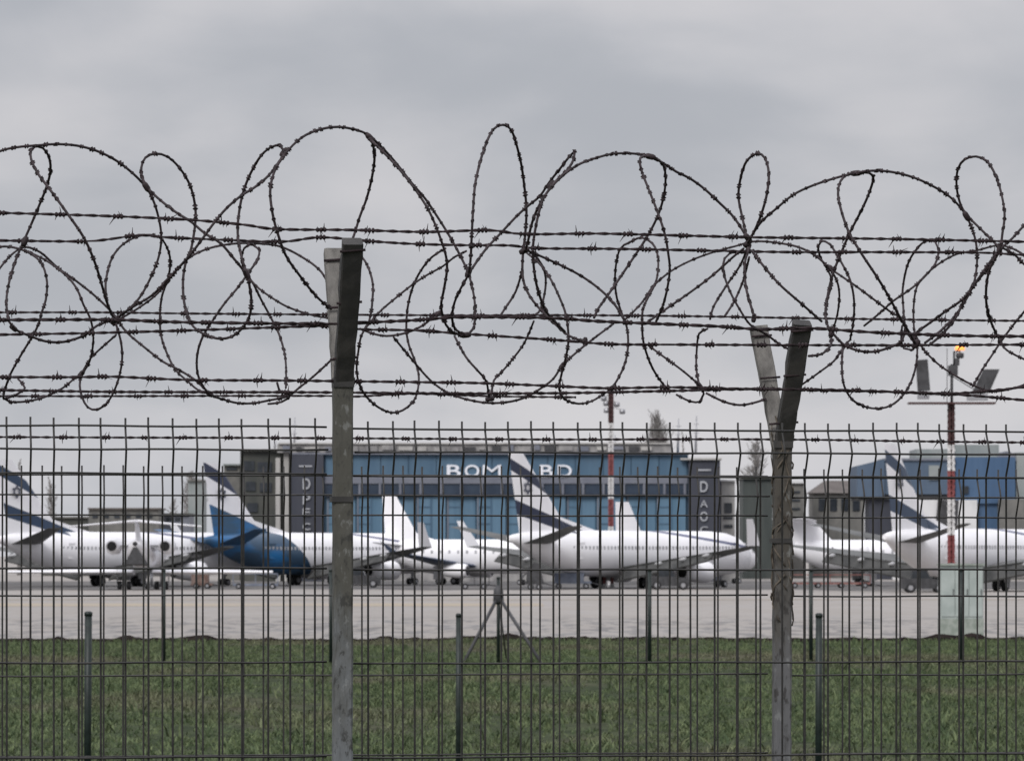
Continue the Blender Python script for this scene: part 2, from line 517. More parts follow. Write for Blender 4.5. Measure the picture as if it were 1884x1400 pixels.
hb('annex_roof', MAT['pale_col'], 440, 538, 826, 829, 36, 0.2)
for xa, xb, ya, yb in ((449, 468, 848, 866), (474, 500, 850, 868), (452, 470, 886, 903), (478, 500, 888, 905), (455, 474, 925, 942)):
    hb('annex_window', MAT['glass'], xa, xb, ya, yb, 0.25, 0.85)
hb('pylon', MAT['navy_clad'], 536, 595, 834, GY, 20, -0.8)
hb('pylon', MAT['navy_clad'], 1267, 1325, 846, GY, 20, -0.8)
hb('pylon_coping', MAT['pale_col'], 1252, 1328, 842.5, 846, 21, -1.2)
hb('parapet', MAT['parapet'], 510, 1236, 817, 832.8, 38, -0.6)
hb('coping', MAT['pale_col'], 512, 1238, 814.5, 817, 39, -0.9)
hb('coping', MAT['slate_band'], 534, 1268, 832.8, 836, 1.2, -0.85)
# plant and openings along the parapet
rr = random.Random(3)
x = 520
while x < 1180:
    wdt = rr.uniform(9, 26)
    kind = rr.random()
    hb('parapet_panel', (MAT['dark'], MAT['pale_col'], MAT['slate_band'], MAT['parapet'])[int(kind * 4)], x, x + wdt, rr.uniform(818.5, 823), rr.uniform(827, 831.5), 0.35, -0.9)
    x += wdt + rr.uniform(3, 16)
hb('slate_band', MAT['slate_band'], 597, 1265, 876, 889.5, 0.5, -0.3)
hb('strip_window', MAT['strip_glass'], 597, 1265, 890, 909, 0.4, -0.12)
sw = None
for i in range(18):
    px = 622 + i * 37.4
    hb('mullion', MAT['slate_band'], px, px + 4.2, 890, 909, 0.3, -0.42)
# cladding sheets of the sign band
for i in range(13):
    xa = 598 + i * 51.2
    hb('cladding_panel', MAT['blue_clad'], xa + 0.7, xa + 50.5, 837, 875.4, 0.2, -0.2 - 0.03 * (i % 2))
# sliding door leaves with rails
for i in range(12):
    xa = 600 + i * 55.2
    leaf = hb('door_leaf', MAT['door_clad'], xa + 1, xa + 54.2, 913, GY, 0.45, -0.55 if i % 2 else -0.25)
    dd0 = (-0.55 if i % 2 else -0.25) - 0.1
    o = hb('door_rib', MAT['slate_band'], xa + 2, xa + 4.4, 913, GY - 1, 0.12, dd0)
    hb('door_rib', MAT['blue_clad'], xa + 26, xa + 29, 913, GY - 1, 0.12, dd0)
    for yb in (931, 962, 1000):
        hb('door_rail', MAT['blue_clad'], xa + 4.8, xa + 25.8, yb, yb + 2, 0.1, dd0 + 0.02)
hb('plinth', MAT['parapet'], 597, 1265, 1040, GY, 1.0, -1.1)
hb('door_track', MAT['navy_clad'], 598, 1264, 909.3, 912.7, 0.9, -0.9)

# lettering
def glyph(ch):
    cu = bpy.data.curves.new('glyph', 'FONT')
    cu.body = ch
    cu.extrude = 0.05
    cu.offset = 0.0 if ch in 'MA' else 0.012
    ob = bpy.data.objects.new('glyph', cu)
    COL.objects.link(ob)
    dg = bpy.context.evaluated_depsgraph_get()
    dg.update()
    me = bpy.data.meshes.new_from_object(ob.evaluated_get(dg))
    bpy.data.objects.remove(ob)
    return me
def letter(ch, x0, x1, y0, y1, d, mat, root):
    me = glyph(ch)
    xs_ = [v.co.x for v in me.vertices]; ys_ = [v.co.y for v in me.vertices]; zs_ = [v.co.z for v in me.vertices]
    a = P(x0, y1, d); b = P(x1, y0, d)
    for v in me.vertices:
        u = (v.co.x - min(xs_)) / (max(xs_) - min(xs_)); q = (v.co.y - min(ys_)) / (max(ys_) - min(ys_)); dz = (v.co.z - min(zs_)) / (max(zs_) - min(zs_))
        v.co = (a.x + u * (b.x - a.x), d - dz * 0.2, a.z + q * (b.z - a.z))
    me.materials.clear(); me.materials.append(mat)
    o = link_mesh('letter', me, root)
    o.matrix_parent_inverse = Matrix.Translation(-root.location)
    tag(o, label='letter %s' % ch)
for ch, x0, x1 in (('B', 822, 848), ('O', 855, 882), ('M', 888, 922), ('B', 993, 1018), ('D', 1026, 1052)):
    letter(ch, x0, x1, 855, 877.5, HD - 0.26, MAT['letter_white'], hangar)
for ch, y0, y1 in (('D', 880, 900), ('P', 909, 928), ('E', 935, 949), ('C', 962, 975)):
    letter(ch, 557, 571, y0, y1, HD - 0.85, MAT['letter_grey'], hangar)
for ch, y0, y1 in (('D', 885, 905), ('A', 920, 933), ('O', 941, 959), ('C', 968, 980)):
    letter(ch, 1288, 1302, y0, y1, HD - 0.85, MAT['letter_grey'], hangar)
for xa, xb, ya in ((550, 574, 856), (1284, 1308, 863)):
    hb('sign_bar', MAT['letter_grey'], xa, xb, ya, ya + 3, 0.1, -0.95)
# roof aerials
for px, y0 in ((505, 800), (541, 768), (1130, 800), (1247, 770), (1280, 765)):
    m_ = MB()
    a = P(px, 834, HD + 4); b = P(px + 1.5, y0, HD + 4)
    m_.tube([a, b], [0.16, 0.06], 6)
    if y0 < 790:
        for k in (0.35, 0.55, 0.78):
            c = a.lerp(b, k)
            m_.bar(c + Vector((-0.35, 0, 0)), c + Vector((0.35, 0, 0)), 0.07, 0.07)
    o = m_.build('aerial', MAT['metal'], hangar)
    o.matrix_parent_inverse = Matrix.Translation(-hangar.location)

# ================================================================== OTHER BUILDINGS
def building(name, label, px, d, cat='building', group=None):
    o = empty(name, (P(px, 0, d).x, d + 6, APRON_Z))
    tag(o, label, cat, group)
    return o
MAT['steel_blue'] = streaked('steel_blue_cladding', (0.060, 0.095, 0.150), (0.085, 0.125, 0.185), (0.07, 0.09, 0.12))
MAT['deep_blue'] = streaked('deep_blue_cladding', (0.042, 0.092, 0.180), (0.060, 0.118, 0.215), (0.05, 0.085, 0.14))
MAT['sage'] = streaked('sage_grey_cladding', (0.21, 0.24, 0.24), (0.28, 0.30, 0.30), (0.18, 0.2, 0.2), 0.5, 0.2)
MAT['brown_roof'] = streaked('brown_grey_roof', (0.095, 0.082, 0.078), (0.135, 0.118, 0.11), (0.08, 0.072, 0.07), 0.6, 0.6, 0.85)
MAT['stone_wall'] = streaked('grey_render_wall', (0.12, 0.12, 0.115), (0.18, 0.175, 0.165), (0.09, 0.09, 0.085), 0.7, 0.4, 0.85)
MAT['white_wall'] = streaked('white_render_wall', (0.60, 0.60, 0.61), (0.68, 0.68, 0.69), (0.5, 0.5, 0.5), 0.6, 0.3, 0.8)
MAT['shed_green'] = streaked('dark_green_sheet', (0.042, 0.052, 0.050), (0.062, 0.072, 0.068), (0.035, 0.04, 0.039), 1.0, 0.1, 0.7)

D2 = 560.0
GY2 = HY + 3.2 * F / D2
term = building('terminal_building', 'blue and grey stepped building with an overhanging upper storey at right', 1730, D2)
def tb(name, mat, x0, x1, y0, y1, depth, dd=0.0): return hb(name, mat, x0, x1, y0, y1, depth, dd, d=D2, root=term)
m_ = MB()
pts = [(P(x_, y_, D2).x, P(x_, y_, D2).z) for x_, y_ in ((1576, 914), (1576, 857), (1626, 845), (1626, 914))]
m_.poly(pts[::-1], D2 - 1.0, D2 + 12)
o = m_.build('upper_storey', MAT['steel_blue'], term); o.matrix_parent_inverse = Matrix.Translation(-term.location)
tb('upper_storey', MAT['steel_blue'], 1626.5, 1757, 847, 909, 14, -0.6)
tb('fascia', MAT['slate_band'], 1626.5, 1757, 843, 847, 15, -0.9)
tb('soffit', MAT['dark'], 1580, 1757, 909, 919, 13, -0.2)
tb('roof_block', MAT['sage'], 1686, 1757, 826, 843, 10, 2)
tb('roof_block', MAT['sage'], 1758, 1838, 818, 841, 10, 1)
tb('tower_wall', MAT['deep_blue'], 1758, 1868, 841, 926, 14, -0.3)
tb('window', MAT['glass'], 1771, 1782, 894, 908, 0.4, -0.6)
tb('window', MAT['sage'], 1709, 1728, 856, 882, 0.4, -0.9)
tb('side_wall', MAT['sage'], 1870, 1930, 832, 1000, 12, 0)
tb('column', MAT['navy_clad'], 1598, 1642, 919.5, GY2, 6, 0.2)
tb('column', MAT['deep_blue'], 1799, 1837, 926.5, GY2, 6, 0.2)
tb('rear_wall', MAT['white_wall'], 1642.5, 1798, 919.5, GY2, 2, -0.9)
m_ = MB()
pts = [(P(x_, y_, D2).x, P(x_, y_, D2).z) for x_, y_ in ((1712, GY2), (1724, 920), (1762, 920), (1754, GY2))]
m_.poly(pts, D2 - 1.1, D2 - 0.95)
o = m_.build('doorway', MAT['dark'], term); o.matrix_parent_inverse = Matrix.Translation(-term.location)
tb('low_block', MAT['stone_wall'], 1838, 1940, 918, GY2, 10, -1.5)
m_ = MB()
c = P(1852, 845, D2)
arch = [(c.x + 1.25 * math.cos(k * math.pi / 10), c.z - 0.2 + 1.25 * math.sin(k * math.pi / 10)) for k in range(11)]
m_.poly(arch, D2 - 0.2, D2 + 8)
o = m_.build('barrel_roof', MAT['slate_band'], term); o.matrix_parent_inverse = Matrix.Translation(-term.location)

D3 = 600.0
GY3 = HY + 3.2 * F / D3
house = building('hipped_roof_house', 'low grey house with a brown hipped roof between the pale jet and the blue building', 1540, D3, 'house')
def hs(name, mat, x0, x1, y0, y1, depth, dd=0.0, root=house): return hb(name, mat, x0, x1, y0, y1, depth, dd, d=D3, root=root)
hs('wall', MAT['stone_wall'], 1496, 1590, 907, GY3, 9)
a0 = P(1490, 907, D3); b0 = P(1596, 907, D3); r0 = P(1521, 883, D3); r1 = P(1572, 886, D3)
m_ = MB()
m_._add([(a0.x, D3 - 0.6, a0.z), (b0.x, D3 - 0.6, a0.z), (b0.x, D3 + 9.6, a0.z), (a0.x, D3 + 9.6, a0.z), (r0.x, D3 + 4.5, r0.z), (r1.x, D3 + 4.5, r0.z)],
        [(0, 1, 5, 4), (1, 2, 5), (2, 3, 4, 5), (3, 0, 4), (3, 2, 1, 0)])
o = m_.build('roof', MAT['brown_roof'], house); o.matrix_parent_inverse = Matrix.Translation(-house.location)
for xa in (1506, 1527, 1548, 1569):
    hs('window', MAT['glass'], xa, xa + 13, 917, 940, 0.3, -0.12)

def flat_building(name, label, x0, x1, y0, d, mat, wins=(), roofm=None, depth=10, group=None):
    gy = HY + 3.2 * F / d
    b_ = building(name, label, (x0 + x1) / 2, d, 'building', group)
    hb('wall', mat, x0, x1, y0 + 3, gy, depth, d=d, root=b_)
    hb('roof', roofm or MAT['slate_band'], x0 - 2, x1 + 2, y0, y0 + 3, depth + 1, -0.5, d=d, root=b_)
    for xa, xb, ya, yb in wins:
        hb('window', MAT['glass'], xa, xb, ya, yb, 0.3, -0.12, d=d, root=b_)
    return b_
flat_building('kiosk_building', 'narrow pale grey building with framed windows beside the right charcoal pylon', 1327, 1352, 882, 524, MAT['pale_col'], ((1333, 1347, 925, 944), (1331, 1348, 950, 955), (1332, 1348, 965, 971)), MAT['white_wall'], 6)
flat_building('green_shed', 'dark green sheet metal shed behind the right hand forked post', 1367, 1422, 878, 575, MAT['shed_green'], (), MAT['olive_clad'])
flat_building('grey_block', 'small grey flat roofed block just right of the forked post', 1444, 1480, 886, 590, MAT['stone_wall'], ((1450, 1472, 903, 907), (1450, 1472, 918, 922), (1450, 1472, 934, 938)), MAT['white_wall'])
flat_building('low_building', 'long low grey building behind the jet seen from the rear', 163, 292, 934, 640, MAT['stone_wall'], tuple((170 + i * 20, 180 + i * 20, 945, 953) for i in range(6)), MAT['brown_roof'])
flat_building('low_building', 'short grey building between the long low building and the blue tail', 300, 348, 944, 650, MAT['slate_band'], ((306, 316, 952, 958), (322, 332, 952, 958)), MAT['olive_clad'])
flat_building('tall_block', 'tall pale beige block left of the blue airliner tail', 346, 372, 882, 700, MAT['sage'], (), MAT['stone_wall'])
flat_building('roof_hut', 'small grey building peeping over beside the olive annex', 412, 441, 853, 540, MAT['stone_wall'], ((416, 436, 860, 865),), MAT['sage'])
flat_building('low_building', 'low olive building behind the leftmost airliner', 76, 160, 950, 660, MAT['olive_clad'], (), MAT['stone_wall'])

# ================================================================== BARE TREES
MAT['bark'] = mottled('winter_bark', (0.22, 0.21, 0.205), (0.32, 0.305, 0.30), 2, 0.9)
def bare_tree(label, px, top, d, spread, seed, nb=46, upright=0.8, rounded=False):
    rnd = random.Random(seed)
    base = P(px, 0, d); base.z = APRON_Z
    h = P(px, top, d).z - APRON_Z
    e = empty('bare_tree', base)
    tag(e, label, 'tree', 'bare winter trees behind the airfield buildings')
    tr = MB()
    tp = [Vector((rnd.gauss(0, 0.02 * h) * (k / 6), rnd.gauss(0, 0.02 * h) * (k / 6), h * 0.97 * k / 6)) for k in range(7)]
    tr.tube(tp, [0.022 * h * (1 - 0.93 * k / 6) + 0.02 for k in range(7)], 7)
    tr.build('trunk', MAT['bark'], e)
    cr = MB()
    def grow(p, dirv, ln, r, lev):
        q = p + dirv * ln
        mid = p + dirv * ln * 0.5 + Vector((rnd.gauss(0, 1), rnd.gauss(0, 1), rnd.gauss(0, 0.5))) * ln * 0.05
        cr.tube([p, mid, q], [r, r * 0.8, r * 0.5], 3, False)
        if lev == 0: return
        for k in range(4):
            s = rnd.uniform(0.35, 1.0)
            nd = (dirv + Vector((rnd.gauss(0, 0.45), rnd.gauss(0, 0.45), rnd.uniform(0.0, 0.5)))).normalized()
            grow(p.lerp(q, s), nd, ln * rnd.uniform(0.4, 0.65), r * 0.55, lev - 1)
    for k in range(nb):
        t_ = 0.30 + 0.68 * (k + rnd.random()) / nb
        i = min(5, int(t_ * 6)); p = tp[i].lerp(tp[i + 1], t_ * 6 - i)
        a = k * 2.4 + rnd.uniform(-0.4, 0.4)
        prof = math.sin(min(1, (1.03 - t_) * 1.5) * math.pi / 2)
        if rounded: prof = math.sqrt(max(0.05, math.sin(math.pi * min(1, 0.12 + t_ * 0.86)))) * (0.6 + 0.8 * rnd.random())
        wd = spread * (0.35 + 0.65 * rnd.random()) * prof
        dv = Vector((math.cos(a), math.sin(a), upright * 1.7)).normalized()
        grow(p, dv, max(0.6, wd / max(0.25, math.sqrt(1 - dv.z ** 2))) * 0.62, 0.10, 2)
    cr.build('crown', MAT['bark'], e)
bare_tree('tall narrow bare poplar rising above the right end of the blue hangar', 1207, 762, 640, 2.3, 1, 240, 1.4, True)
bare_tree('faint bare treetop just left of the tall poplar above the hangar', 1180, 806, 650, 2.4, 9, 60, 0.9, True)
bare_tree('bare branchy tree behind the right hand forked post', 1393, 806, 630, 3.0, 2, 120, 0.7, True)
bare_tree('slim bare tree beside the right charcoal pylon', 1252, 785, 660, 0.9, 3, 36, 1.6)
bare_tree('bare treetop above the leftmost airliner tail', 36, 838, 680, 1.6, 4, 40, 1.2)
bare_tree('slender pale bare tree right of the leftmost airliner tail', 92, 872, 690, 1.6, 5, 50, 1.3)
bare_tree('wide bare tree at the left of the blue airliner tail', 352, 862, 720, 2.6, 6, 90, 0.8, True)
bare_tree('small bare tree between the long low building and the tall beige block', 320, 912, 700, 1.8, 8, 40, 1.0)

# ================================================================== AIRCRAFT
def half(t, a, b, c):
    """a*x + b*z + c in the aircraft's own frame"""
    s = t.n('ShaderNodeSeparateXYZ'); t.l(t.tc(), s.inputs[0])
    return t.math('ADD', t.math('MULTIPLY', s.outputs['X'], a), t.math('ADD', t.math('MULTIPLY', s.outputs['Z'], b), c))
def paint_base(t):
    n_ = t.noise(0.35, 4); g_ = t.noise(1.2, 4, (0.3, 1, 2.5))
    c = t.mix(t.rng(n_, 0.35, 0.65), (0.82, 0.81, 0.835), (0.88, 0.87, 0.895))
    return t.mix(t.rng(g_, 0.60, 0.80, 0, 0.25), c, (0.66, 0.65, 0.65))
def band(t, *planes):
    f = None
    for a, b, c in planes:
        q = t.rng(half(t, a, b, c), -0.015, 0.015)
        f = q if f is None else t.math('MULTIPLY', f, q)
    return f
NAVY = (0.022, 0.030, 0.062)
def livery_stripes(stripe=NAVY):
    t = NT('fin_stripe_livery')
    c = paint_base(t)
    c = t.mix(band(t, (0.42, 1, -11.05), (-0.42, -1, 12.1)), c, stripe)
    c = t.mix(band(t, (0.235, 1, -7.15), (-0.285, -1, 8.5)), c, stripe)
    fin = t.done(c, 0.32)
    t = NT('fuselage_stripe_livery')
    c = paint_base(t)
    c = t.mix(band(t, (0.235, 1, -7.15), (-0.285, -1, 8.5), (-1, 0, 9.0)), c, stripe)
    c = t.mix(band(t, (0.115, 1, -7.72), (-0.115, -1, 8.0), (1, 0, -17)), c, (0.10, 0.11, 0.20))
    return fin, t.done(c, 0.32)
def livery_blue():
    t = NT('blue_tail_livery')
    c = paint_base(t)
    c = t.mix(band(t, (0.42, 1, -11.3), (-0.42, -1, 12.6)), c, (0.035, 0.045, 0.085))
    n_ = t.noise(0.5, 3, (0.4, 1, 1.2))
    bl = t.mix(t.rng(n_, 0.42, 0.66), (0.040, 0.098, 0.170), (0.020, 0.150, 0.37))
    c = t.mix(band(t, (-0.32, -1, 8.6)), c, bl)
    fin = t.done(c, 0.3)
    t = NT('blue_belly_livery')
    c = paint_base(t)
    n_ = t.noise(0.5, 3, (0.4, 1, 1.2))
    bl = t.mix(t.rng(n_, 0.42, 0.66), (0.034, 0.072, 0.125), (0.020, 0.150, 0.37))
    c = t.mix(band(t, (-1, -1.15, 16.6), (-0.32, -1, 8.6)), c, bl)
    c = t.mix(band(t, (0.115, 1, -7.72), (-0.115, -1, 7.95), (1, 0, -17)), c, (0.10, 0.11, 0.20))
    return fin, t.done(c, 0.3)

def surf(mbx, r_le, r_te, t_le, t_te, thick_r, thick_t, vertical=False):
    """tapered aerofoil between a root and a tip; points are (x, y, z)"""
    prof = [(0, 0), (0.06, 0.55), (0.28, 1.0), (0.62, 0.62), (1, 0.06), (1, -0.06), (0.62, -0.45), (0.28, -0.75), (0.06, -0.45)]
    rings = []
    for le, te, th in ((r_le, r_te, thick_r), (t_le, t_te, thick_t)):
        le = Vector(le); te = Vector(te); rg = []
        for u, q in prof:
            p = le.lerp(te, u)
            rg.append(p + (Vector((0, q * th / 2, 0)) if vertical else Vector((0, 0, q * th / 2))))
        rings.append(rg)
    mbx.loft(rings, True, False)
    return mbx

def star(parent, c, r, side, mat):
    m_ = MB()
    for a0 in (math.pi / 2, -math.pi / 2):
        tri = [Vector((c[0] + r * math.cos(a0 + k * math.tau / 3), c[1], c[2] + r * math.sin(a0 + k * math.tau / 3))) for k in range(3)]
        for i in range(3):
            m_.bar(tri[i], tri[(i + 1) % 3], 0.02, r * 0.2, (0, 0, 1) if False else (tri[(i + 2) % 3] - tri[i]))
    o = m_.build('emblem', mat, parent)
    tag(o, label='six pointed star emblem')
    return o

def wheel(parent, x, y, z, r, wd):
    m_ = MB()
    n = 14
    prof = [(-wd / 2, r * 0.55), (-wd / 2, r * 0.9), (-wd * 0.3, r), (wd * 0.3, r), (wd / 2, r * 0.9), (wd / 2, r * 0.55)]
    m_.loft([[(x + rr_ * math.cos(k * math.tau / n), y + yy, z + rr_ * math.sin(k * math.tau / n)) for k in range(n)] for yy, rr_ in prof])
    m_.cm = 1
    prof = [(-wd / 2 - 0.02, r * 0.5), (wd / 2 + 0.02, r * 0.5)]
    m_.loft([[(x + rr_ * math.cos(k * math.tau / n), y + yy, z + rr_ * math.sin(k * math.tau / n)) for k in range(n)] for yy, rr_ in prof])
    return m_.build('wheel', [MAT['tyre'], MAT['metal']], parent)

def aircraft(name, label, px, d, theta, p):
    """x: tail to nose, y: left, z: up from the ground; tail end stands at picture column px and distance d"""
    base = P(px, 0, d); base.z = APRON_Z
    root = empty(name, base, R(theta))
    tag(root, label, 'airplane', 'parked aircraft on the apron')
    Lf = p['L']; Rf = p['R']; zc = p['zc']; zs_ = p.get('tz', 0.55)
    fm = p['fus']; W = MAT['white']
    # fuselage
    st = [(0.0, 0.10, zs_), (0.02, 0.20, zs_ * 0.96), (0.06, 0.40, zs_ * 0.80), (0.12, 0.64, zs_ * 0.52), (0.19, 0.84, zs_ * 0.24), (0.26, 0.96, zs_ * 0.06), (0.33, 1, 0), (0.50, 1, 0), (0.66, 1, 0), (0.82, 1, 0),
          (0.885, 0.95, -0.02), (0.93, 0.83, -0.07), (0.965, 0.62, -0.15), (0.988, 0.36, -0.22), (1.0, 0.06, -0.27)]
    n = 28; rings = []
    for s, r_, dz in st:
        rings.append([(s * Lf, r_ * Rf * 0.96 * math.cos(k * math.tau / n), zc + dz * Rf + r_ * Rf * 1.03 * math.sin(k * math.tau / n)) for k in range(n)])
    def rad_at(s):
        for (a_, ra, _), (b_, rb, _) in zip(st[:-1], st[1:]):
            if a_ <= s <= b_: return (ra + (rb - ra) * (s - a_) / (b_ - a_)) * Rf * 0.96
        return Rf * 0.96
    fus = MB().loft(rings).build('fuselage', fm, root)
    # windows: a row of small panes each side
    if p.get('windows', True):
        m_ = MB(); wx = 0.20 * Lf
        while wx < 0.88 * Lf:
            rr_ = rad_at(wx / Lf) * 0.975
            for s in (-1, 1):
                yy = s * rr_
                m_.box(wx, wx + 0.22, yy - 0.03, yy + 0.03, zc + 0.18 * Rf, zc + 0.18 * Rf + 0.33)
            wx += 0.52 if not p.get('biz') else 1.0
        o = m_.build('cabin_windows', MAT['pane'], fus); tag(o, kind='stuff')
    m_ = MB()
    for s in (-1, 1):
        m_._add([(0.945 * Lf, s * Rf * 0.70, zc + 0.30 * Rf), (0.972 * Lf, s * Rf * 0.34, zc + 0.16 * Rf), (0.966 * Lf, s * Rf * 0.28, zc + 0.42 * Rf), (0.945 * Lf, s * Rf * 0.50, zc + 0.60 * Rf)], [(0, 1, 2, 3)])
    m_.build('cockpit_window', MAT['glass'], fus)
    # doors
    for dx in (0.22, 0.86):
        for s in (-1, 1):
            m_ = MB(); yy = s * (rad_at(dx) * 0.965)
            m_.box(dx * Lf, dx * Lf + 0.9, yy - 0.02, yy + 0.02, zc - 0.25 * Rf, zc + 0.50 * Rf)
            m_.build('door', fm, fus)
    # fin
    fn = p['fin']   # root LE x, root TE x, tip LE x, tip TE x, root z, tip z
    m_ = MB()
    surf(m_, (fn[0], 0, fn[4]), (fn[1], 0, fn[4] - 0.15), (fn[2], 0, fn[5]), (fn[3], 0, fn[5]), 0.62, 0.22, True)
    if p.get('dorsal'):
        m_._add([(fn[0] + p['dorsal'], 0, zc + Rf * 0.99), (fn[0] - 0.5, 0.16, zc + Rf * 0.9), (fn[0] - 0.5, -0.16, zc + Rf * 0.9), (fn[0] - (fn[0] - fn[2]) * 0.22, 0, fn[4] + (fn[5] - fn[4]) * 0.22)],
                [(0, 1, 3), (0, 3, 2), (0, 2, 1), (1, 2, 3)])
    fin = m_.build('tail_fin', p['finm'], root)
    if p.get('star'):
        cx, cz, r_ = p['star']
        for s in (-1, 1):
            star(fin, (cx, s * 0.27, cz), r_, s, MAT['navy'])
    # tailplanes
    tp_ = p['stab']  # root LE, root TE, tip LE, tip TE, root z, tip z, half span, root y
    for s in (-1, 1):
        m_ = MB()
        surf(m_, (tp_[0], s * tp_[7], tp_[4]), (tp_[1], s * tp_[7], tp_[4]), (tp_[2], s * tp_[6], tp_[5]), (tp_[3], s * tp_[6], tp_[5]), p.get('stab_t', 0.42), 0.16)
        m_.build('tailplane', p.get('stabm', MAT['grey_paint']), root)
    # wings
    wg = p['wing']
    for s in (-1, 1):
        m_ = MB()
        surf(m_, (wg[0], s * wg[7], wg[4]), (wg[1], s * wg[7], wg[4]), (wg[2], s * wg[6], wg[5]), (wg[3], s * wg[6], wg[5]), p.get('wing_t', 0.95), 0.25)
        wo = m_.build('wing', p.get('wingm', MAT['grey_paint']), root)
        if p.get('winglet'):
            hgt_ = p['winglet']; m_ = MB()
            surf(m_, (wg[2], s * wg[6], wg[5] + 0.05), (wg[3], s * wg[6], wg[5] + 0.05), (wg[2] - 1.9, s * (wg[6] + 0.55), wg[5] + hgt_), (wg[3] - 0.85, s * (wg[6] + 0.55), wg[5] + hgt_), 0.16, 0.10, True)
            m_.build('winglet', p.get('wingletm', W), wo)
        if p.get('flaps'):
            m_ = MB(); lo = []
            for fx in (0.06, 0.74):
                yy = s * (wg[7] + fx * (wg[6] - wg[7])); xt = wg[1] + fx * (wg[3] - wg[1]); zt = wg[4] + fx * (wg[5] - wg[4]) - 0.06
                ch = 2.1 - 1.2 * fx
                lo.append([(xt + 0.1, yy, zt), (xt - ch * 0.75, yy, zt - ch * 0.62), (xt - ch * 0.72, yy, zt - ch * 0.70), (xt + 0.16, yy, zt - 0.16)])
            m_.loft(lo, True, False)
            m_.build('flap', MAT['flap_grey'], wo)
        for fx in p.get('fairings', ()):   # flap track fairings
            yy = s * (wg[7] + fx * (wg[6] - wg[7])); xt = wg[1] + fx * (wg[3] - wg[1]); zt = wg[4] + fx * (wg[5] - wg[4]) - 0.25
            MB().lathe_x([(-0.9, 0.05), (-0.3, 0.2), (0.8, 0.24), (2.0, 0.05)], 8, (xt, yy, zt)).build('flap_fairing', MAT['grey_paint'], wo)
    # engines
    for ex, ey, ez, er, el in p['engines']:
        prof = [(0, er * 0.60), (0.02 * el, er * 0.70), (0.25 * el, er * 0.86), (0.60 * el, er), (0.88 * el, er * 0.99), (0.97 * el, er * 0.90), (el, er * 0.80)]
        en = MB().lathe_x(prof, 20, (ex, ey, ez)).build('engine', p.get('engm', W), root)
        MB().lathe_x([(-0.05, er * 0.20), (-0.04, er * 0.55), (0.03, er * 0.57)], 18, (ex - 0.02, ey, ez)).build('exhaust', MAT['tyre'], en)
        MB().lathe_x([(0, er * 0.70), (0.03, er * 0.68), (0.05, er * 0.2)], 18, (ex + el + 0.01, ey, ez)).build('intake', MAT['dark'], en)
        m_ = MB()
        if p.get('aft'):
            m_.box(ex + 0.25 * el, ex + 0.75 * el, min(ey, 0) if ey < 0 else 0.2, max(ey, 0) if ey > 0 else -0.2, ez - 0.12, ez + 0.12)
        else:
            m_.box(ex - 0.1 * el, ex + 0.75 * el, ey - 0.14, ey + 0.14, ez + er * 0.6, ez + er * 0.6 + p.get('pylon', 0.75))
        m_.build('pylon', MAT['grey_paint'], en)
    # landing gear
    for gx_, gy_, gz_, wr in p['gear']:
        g = MB()
        g.tube([(gx_, gy_, gz_), (gx_, gy_, wr)], 0.14, 8)
        g.tube([(gx_ + 1.0, gy_, gz_), (gx_, gy_, wr + 0.4)], 0.07, 6)
        g.tube([(gx_, gy_ - 0.42, wr), (gx_, gy_ + 0.42, wr)], 0.09, 6)
        go = g.build('landing_gear', MAT['metal'], root)
        for dy in (-0.42, 0.42):
            wheel(go, gx_, gy_ + dy, wr, wr, 0.38)
        if gy_ != 0:
            MB().box(gx_ - 0.6, gx_ + 0.6, gy_ + (0.62 if gy_ > 0 else -0.66), gy_ + (0.66 if gy_ > 0 else -0.62), wr * 1.4, gz_).build('gear_door', MAT['grey_paint'], go)
    return root

def airliner_params(fin, fus, **kw):
    p = dict(L=36.5, R=2.10, zc=3.30, tz=0.66, fus=fus, finm=fin, dorsal=4.0,
             fin=(9.0, 1.6, 2.05, 0.0, 5.05, 12.5), star=(2.45, 9.35, 0.62),
             stab=(5.4, 1.5, 1.9, 0.0, 4.2, 5.75, 7.15, 0.4), stab_t=0.62,
             wing=(23.2, 14.6, 15.8, 13.8, 1.95, 3.95, 16.9, 1.3), wing_t=1.3, winglet=2.5, flaps=True, fairings=(0.33, 0.52, 0.70),
             engines=((19.6, -4.85, 1.55, 1.02, 4.2), (19.6, 4.85, 1.55, 1.02, 4.2)),
             gear=((16.6, -2.85, 2.3, 0.56), (16.6, 2.85, 2.3, 0.56), (32.0, 0, 2.0, 0.36)))
    p.update(kw)
    return p
stripeF, stripeB = livery_stripes()
lightF, lightB = livery_stripes((0.030, 0.055, 0.105))
blueF, blueB = livery_blue()
dkg = mottled('wing_grey', (0.062, 0.064, 0.063), (0.098, 0.10, 0.098), 0.6, 0.5)

aircraft('airliner', 'white airliner with two dark fin stripes and star emblem, cut off by the left edge', -6, 424, 50, airliner_params(lightF, lightB, wingm=dkg, stabm=dkg, winglet=0))
aircraft('airliner', 'white airliner with bright blue rear body and star on its fin', 374, 440, 50, airliner_params(blueF, blueB, wingm=dkg, stabm=mottled('blue_grey_paint', (0.032, 0.080, 0.16), (0.030, 0.10, 0.22), 0.5, 0.4)))
aircraft('airliner', 'white airliner with two dark fin stripes and star emblem before the hangar lettering', 936, 398, 50, airliner_params(stripeF, stripeB, wingm=dkg, stabm=dkg))
aircraft('airliner', 'white airliner with blue fin stripes seen almost from behind at the right', 1627, 366, 58, airliner_params(lightF, lightB, wingm=dkg, stabm=dkg))

